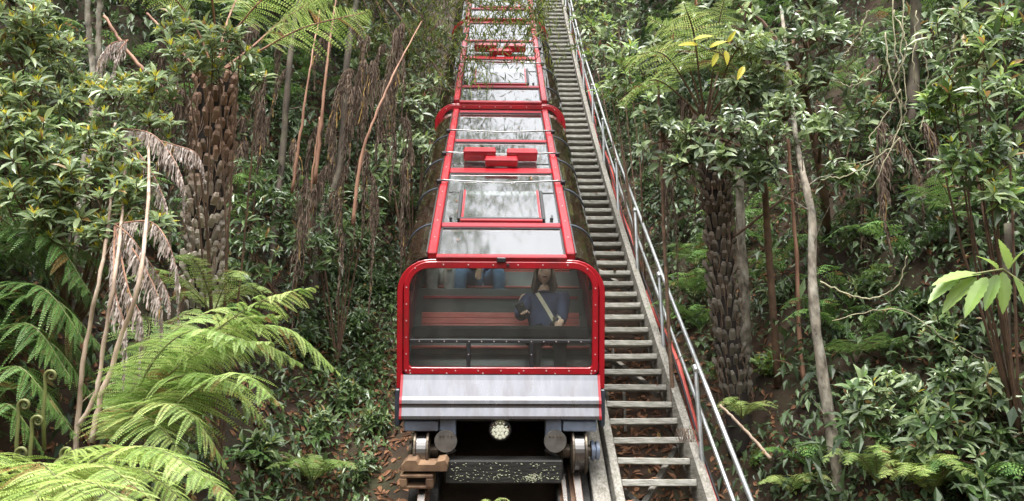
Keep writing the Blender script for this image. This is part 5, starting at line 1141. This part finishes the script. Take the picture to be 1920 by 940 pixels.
for lab, x, y, r, kd, sz in (('low leafy plant on the earth bank below the big fern tips', 640, 745, .16, 'glossy', .8), ('leafy plant hanging on the bank close to the left side of the windscreen', 665, 610, .2, 'dark', .8), ('broad-leaved plant under the bright fern near the bottom', 485, 850, .16, 'glossy', 1.1),
    ('leafy plant on the bank just left of the wheels', 690, 800, .15, 'glossy', .8), ('small leafy plant at the top of the left earth bank', 560, 640, .18, 'dark', .85), ('leafy plant at the bottom beside the rusty rail block', 665, 890, .14, 'glossy', .75), ('dark leafy plant left of the carriage side', 700, 540, .2, 'dark', .85), ('leafy plant in the shade under the drooping frond tips', 600, 800, .16, 'glossy', .8),
    ('pale leafy plant growing beside the middle of the handrail', 1440, 690, .15, 'pale', .9), ('small green plant at the bottom right of the handrail', 1420, 855, .07, 'pale', .6), ('dark leafy plant hanging between tree fern and whitish trunk', 1450, 560, .22, 'dark', .9), ('dark leafy plant below the hanging vines', 1640, 430, .2, 'dark', .9),
    ('shaded leafy plant right of the pale curved tree halfway up', 1620, 540, .16, 'glossy', .8), ('dark leafy plant on the bank beside the upper handrail', 1210, 350, .25, 'dark', .9), ('leafy plant in the shade above the dense glossy shrub', 1760, 640, .2, 'glossy', .85), ('small bright plant at the bottom edge right of the stairs', 1500, 910, .08, 'pale', .6), ('leafy plant in the shade at the far right above the corner shrub', 1700, 580, .16, 'dark', .9)):
    z = gz(x, y, r*.9); b = px(x, y, z); shrub(lab, b+Vector((0, .1, 0)), [(x, y, z, r), (x+12, y-int(r*70), z+.05, r*.8)], kd, per=10 if r > .1 else 6, size=sz, cat='plant', name='leafy_plant', stem=.006)
# near branch with large serrated leaves at the right edge
lb = thing('leafy_branch', 'near branch with large pale toothed leaves poking in from the right edge', 'branch', px(1960, 640, 3.1))
tw = [px(1990, 660, 3.1), px(1930, 540, 3.15), px(1880, 505, 3.15), px(1820, 515, 3.2), px(1775, 535, 3.2)]
MB().tube(tw, [.008, .006, .005, .004, .002], 6).build('twig', 'green_stem', lb, smooth=True)
def big_leaf(L, W, seed):
    r = random.Random(seed); n = 14; vs = []; fs = []
    for k in range(n+1):
        u = k/n; w = W*.5*(math.sin(math.pi*u**.8)**.8)*(1+(.13 if k % 2 else -.05)) if 0 < k < n else .0008; z = -.16*L*u*u
        vs += [Vector((-w, u*L, z+w*.35)), Vector((0, u*L, z)), Vector((w, u*L, z+w*.35))]
    for k in range(n): a = 3*k; fs += [(a, a+1, a+4, a+3), (a+1, a+2, a+5, a+4)]
    mb = MB(); mb.add(vs, fs, 0, .65); return mb
for k, (x, y, z, tx, ty, sz) in enumerate(((1840, 515, 3.2, 1745, 520, .95), (1830, 520, 3.2, 1760, 580, .8), (1850, 520, 3.15, 1805, 590, .8), (1870, 515, 3.15, 1845, 580, .85), (1880, 510, 3.15, 1885, 590, .9), (1870, 505, 3.15, 1835, 470, .7), (1890, 505, 3.15, 1880, 440, .8), (1900, 520, 3.1, 1940, 590, .9), (1800, 520, 3.2, 1735, 560, .7), (1895, 500, 3.1, 1930, 450, .9))):
    a, b = px(x, y, z), px(tx, ty, z-.06); d = (b-a); L = d.length*.95; d.normalize(); s_ = d.cross(Vector((0, -.5, .85))).normalized(); n_ = s_.cross(d)
    o = big_leaf(L, L*.30, k).build('leaf', 'leaf_pale', lb, smooth=False, world=False); o.matrix_local = Matrix.Translation(a-px(1960, 640, 3.1)) @ Matrix((s_, d, n_)).transposed().to_4x4()
# yellow leaves lit at the top of the right canopy
yb = thing('yellow_leaf_spray', 'spray of bright yellow-green leaves at the top right of the stairs', 'leaves', px(1340, 130, 7.0))
MB().tube([px(1400, 150, 7.1), px(1350, 100, 7.0), px(1290, 80, 7.0)], [.006, .005, .002], 5).build('twig', 'twig', yb)
for k, (x, y, tx, ty) in enumerate(((1300, 75, 1340, 62), (1310, 85, 1270, 80), (1345, 100, 1335, 125), (1360, 95, 1366, 122), (1365, 80, 1380, 55), (1330, 90, 1365, 72), (1395, 125, 1382, 150))):
    a, b = px(x, y, 7.0), px(tx, ty, 6.95); d = (b-a); L = d.length*1.15; d.normalize(); s_ = d.cross(Vector((.1, -.8, .5))).normalized(); n_ = s_.cross(d)
    L *= .8; o = big_leaf(L, L*.36, k+40).build('leaf', 'leaf_new', yb, world=False); o.matrix_local = Matrix.Translation(a-px(1340, 130, 7.0)) @ Matrix((s_, d, n_)).transposed().to_4x4()

# ------------------------------------------------------------------ thin-leaved tree overhanging the track from the left
base = on_ground(Vector((-4.2, 13.5, 0))); ot = thing('overhanging_tree', 'tree with thin drooping olive leaves overhanging the top of the train', 'tree', base)
crown = [px(880, 20, 11.5), px(960, 25, 11.0), px(1000, 40, 10.8), px(800, 60, 12.0), px(760, 130, 12.2), px(840, 120, 11.8), px(700, 60, 12.5), px(850, 190, 11.3), px(920, -40, 11.5), px(820, -80, 12), px(650, 20, 12.5)]
crown += [Vector((-2.2+rnd.uniform(-1.6, 1.6), 9.5+rnd.uniform(-2.5, 3.5), 13.5+rnd.uniform(-.8, 3))) for k in range(16)]
top = Vector((-3.0, 12.5, 13.0)); MB().tube([base-Vector((0, 0, .2)), base.lerp(top, .5)+Vector((-.2, 0, 0)), top, top+Vector((.4, -1.2, 2.0))], [.16, .13, .09, .03], 10).build('trunk', 'bark_dark', ot, smooth=True)
mb = MB(); parts = []
for c in crown:
    q = base.lerp(top, .55+.4*rnd.random()); mb.tube([q, q.lerp(c, .5)+Vector((0, 0, .5)), c+Vector((0, 0, .15))], [.04, .025, .008], 6)
    n = 60
    for j in range(n//4):
        e = c+Vector((rnd.gauss(0, .35), rnd.gauss(0, .35), rnd.gauss(-.05, .25))); mb.tube([c+Vector((0, 0, .15)), c.lerp(e, .6)+Vector((0, 0, .12)), e], [.006, .004, .002], 3)
        pos = np.array(e)+rng.normal(size=(34, 3))*np.array([.13, .13, .16]); d = unit(rng.normal(size=(34, 3))*.55+np.array([0, -.1, -.9])); parts.append(leaves(pos, d, rand_dirs(34, (0, -1, .2)), rng.uniform(.09, .19, 34), rng.uniform(.012, .02, 34), False))
mb.build('branches', 'twig', ot)
n = 420; C = np.stack([rng.uniform(-4.6, -.15, n), rng.uniform(8.0, 14.5, n), rng.uniform(13.6, 17.5, n)], 1); C = C[nz(C[:, 0], C[:, 1], 1.6, 8)+.6*nz(C[:, 2], C[:, 1], 2.0, 3) > -.45]
V, F, t = leaf_mass(C, 15, .16, .32, .34); tag(link('upper_crown', tri_mesh('upper_crown', V-np.array(base), F, 'leaf_grey', None, t), ot), kind='stuff')
V, F, t = cat_mesh(parts); tag(link('foliage', tri_mesh('foliage', V-np.array(base), F, 'leaf_thin', None, t), ot), kind='stuff')
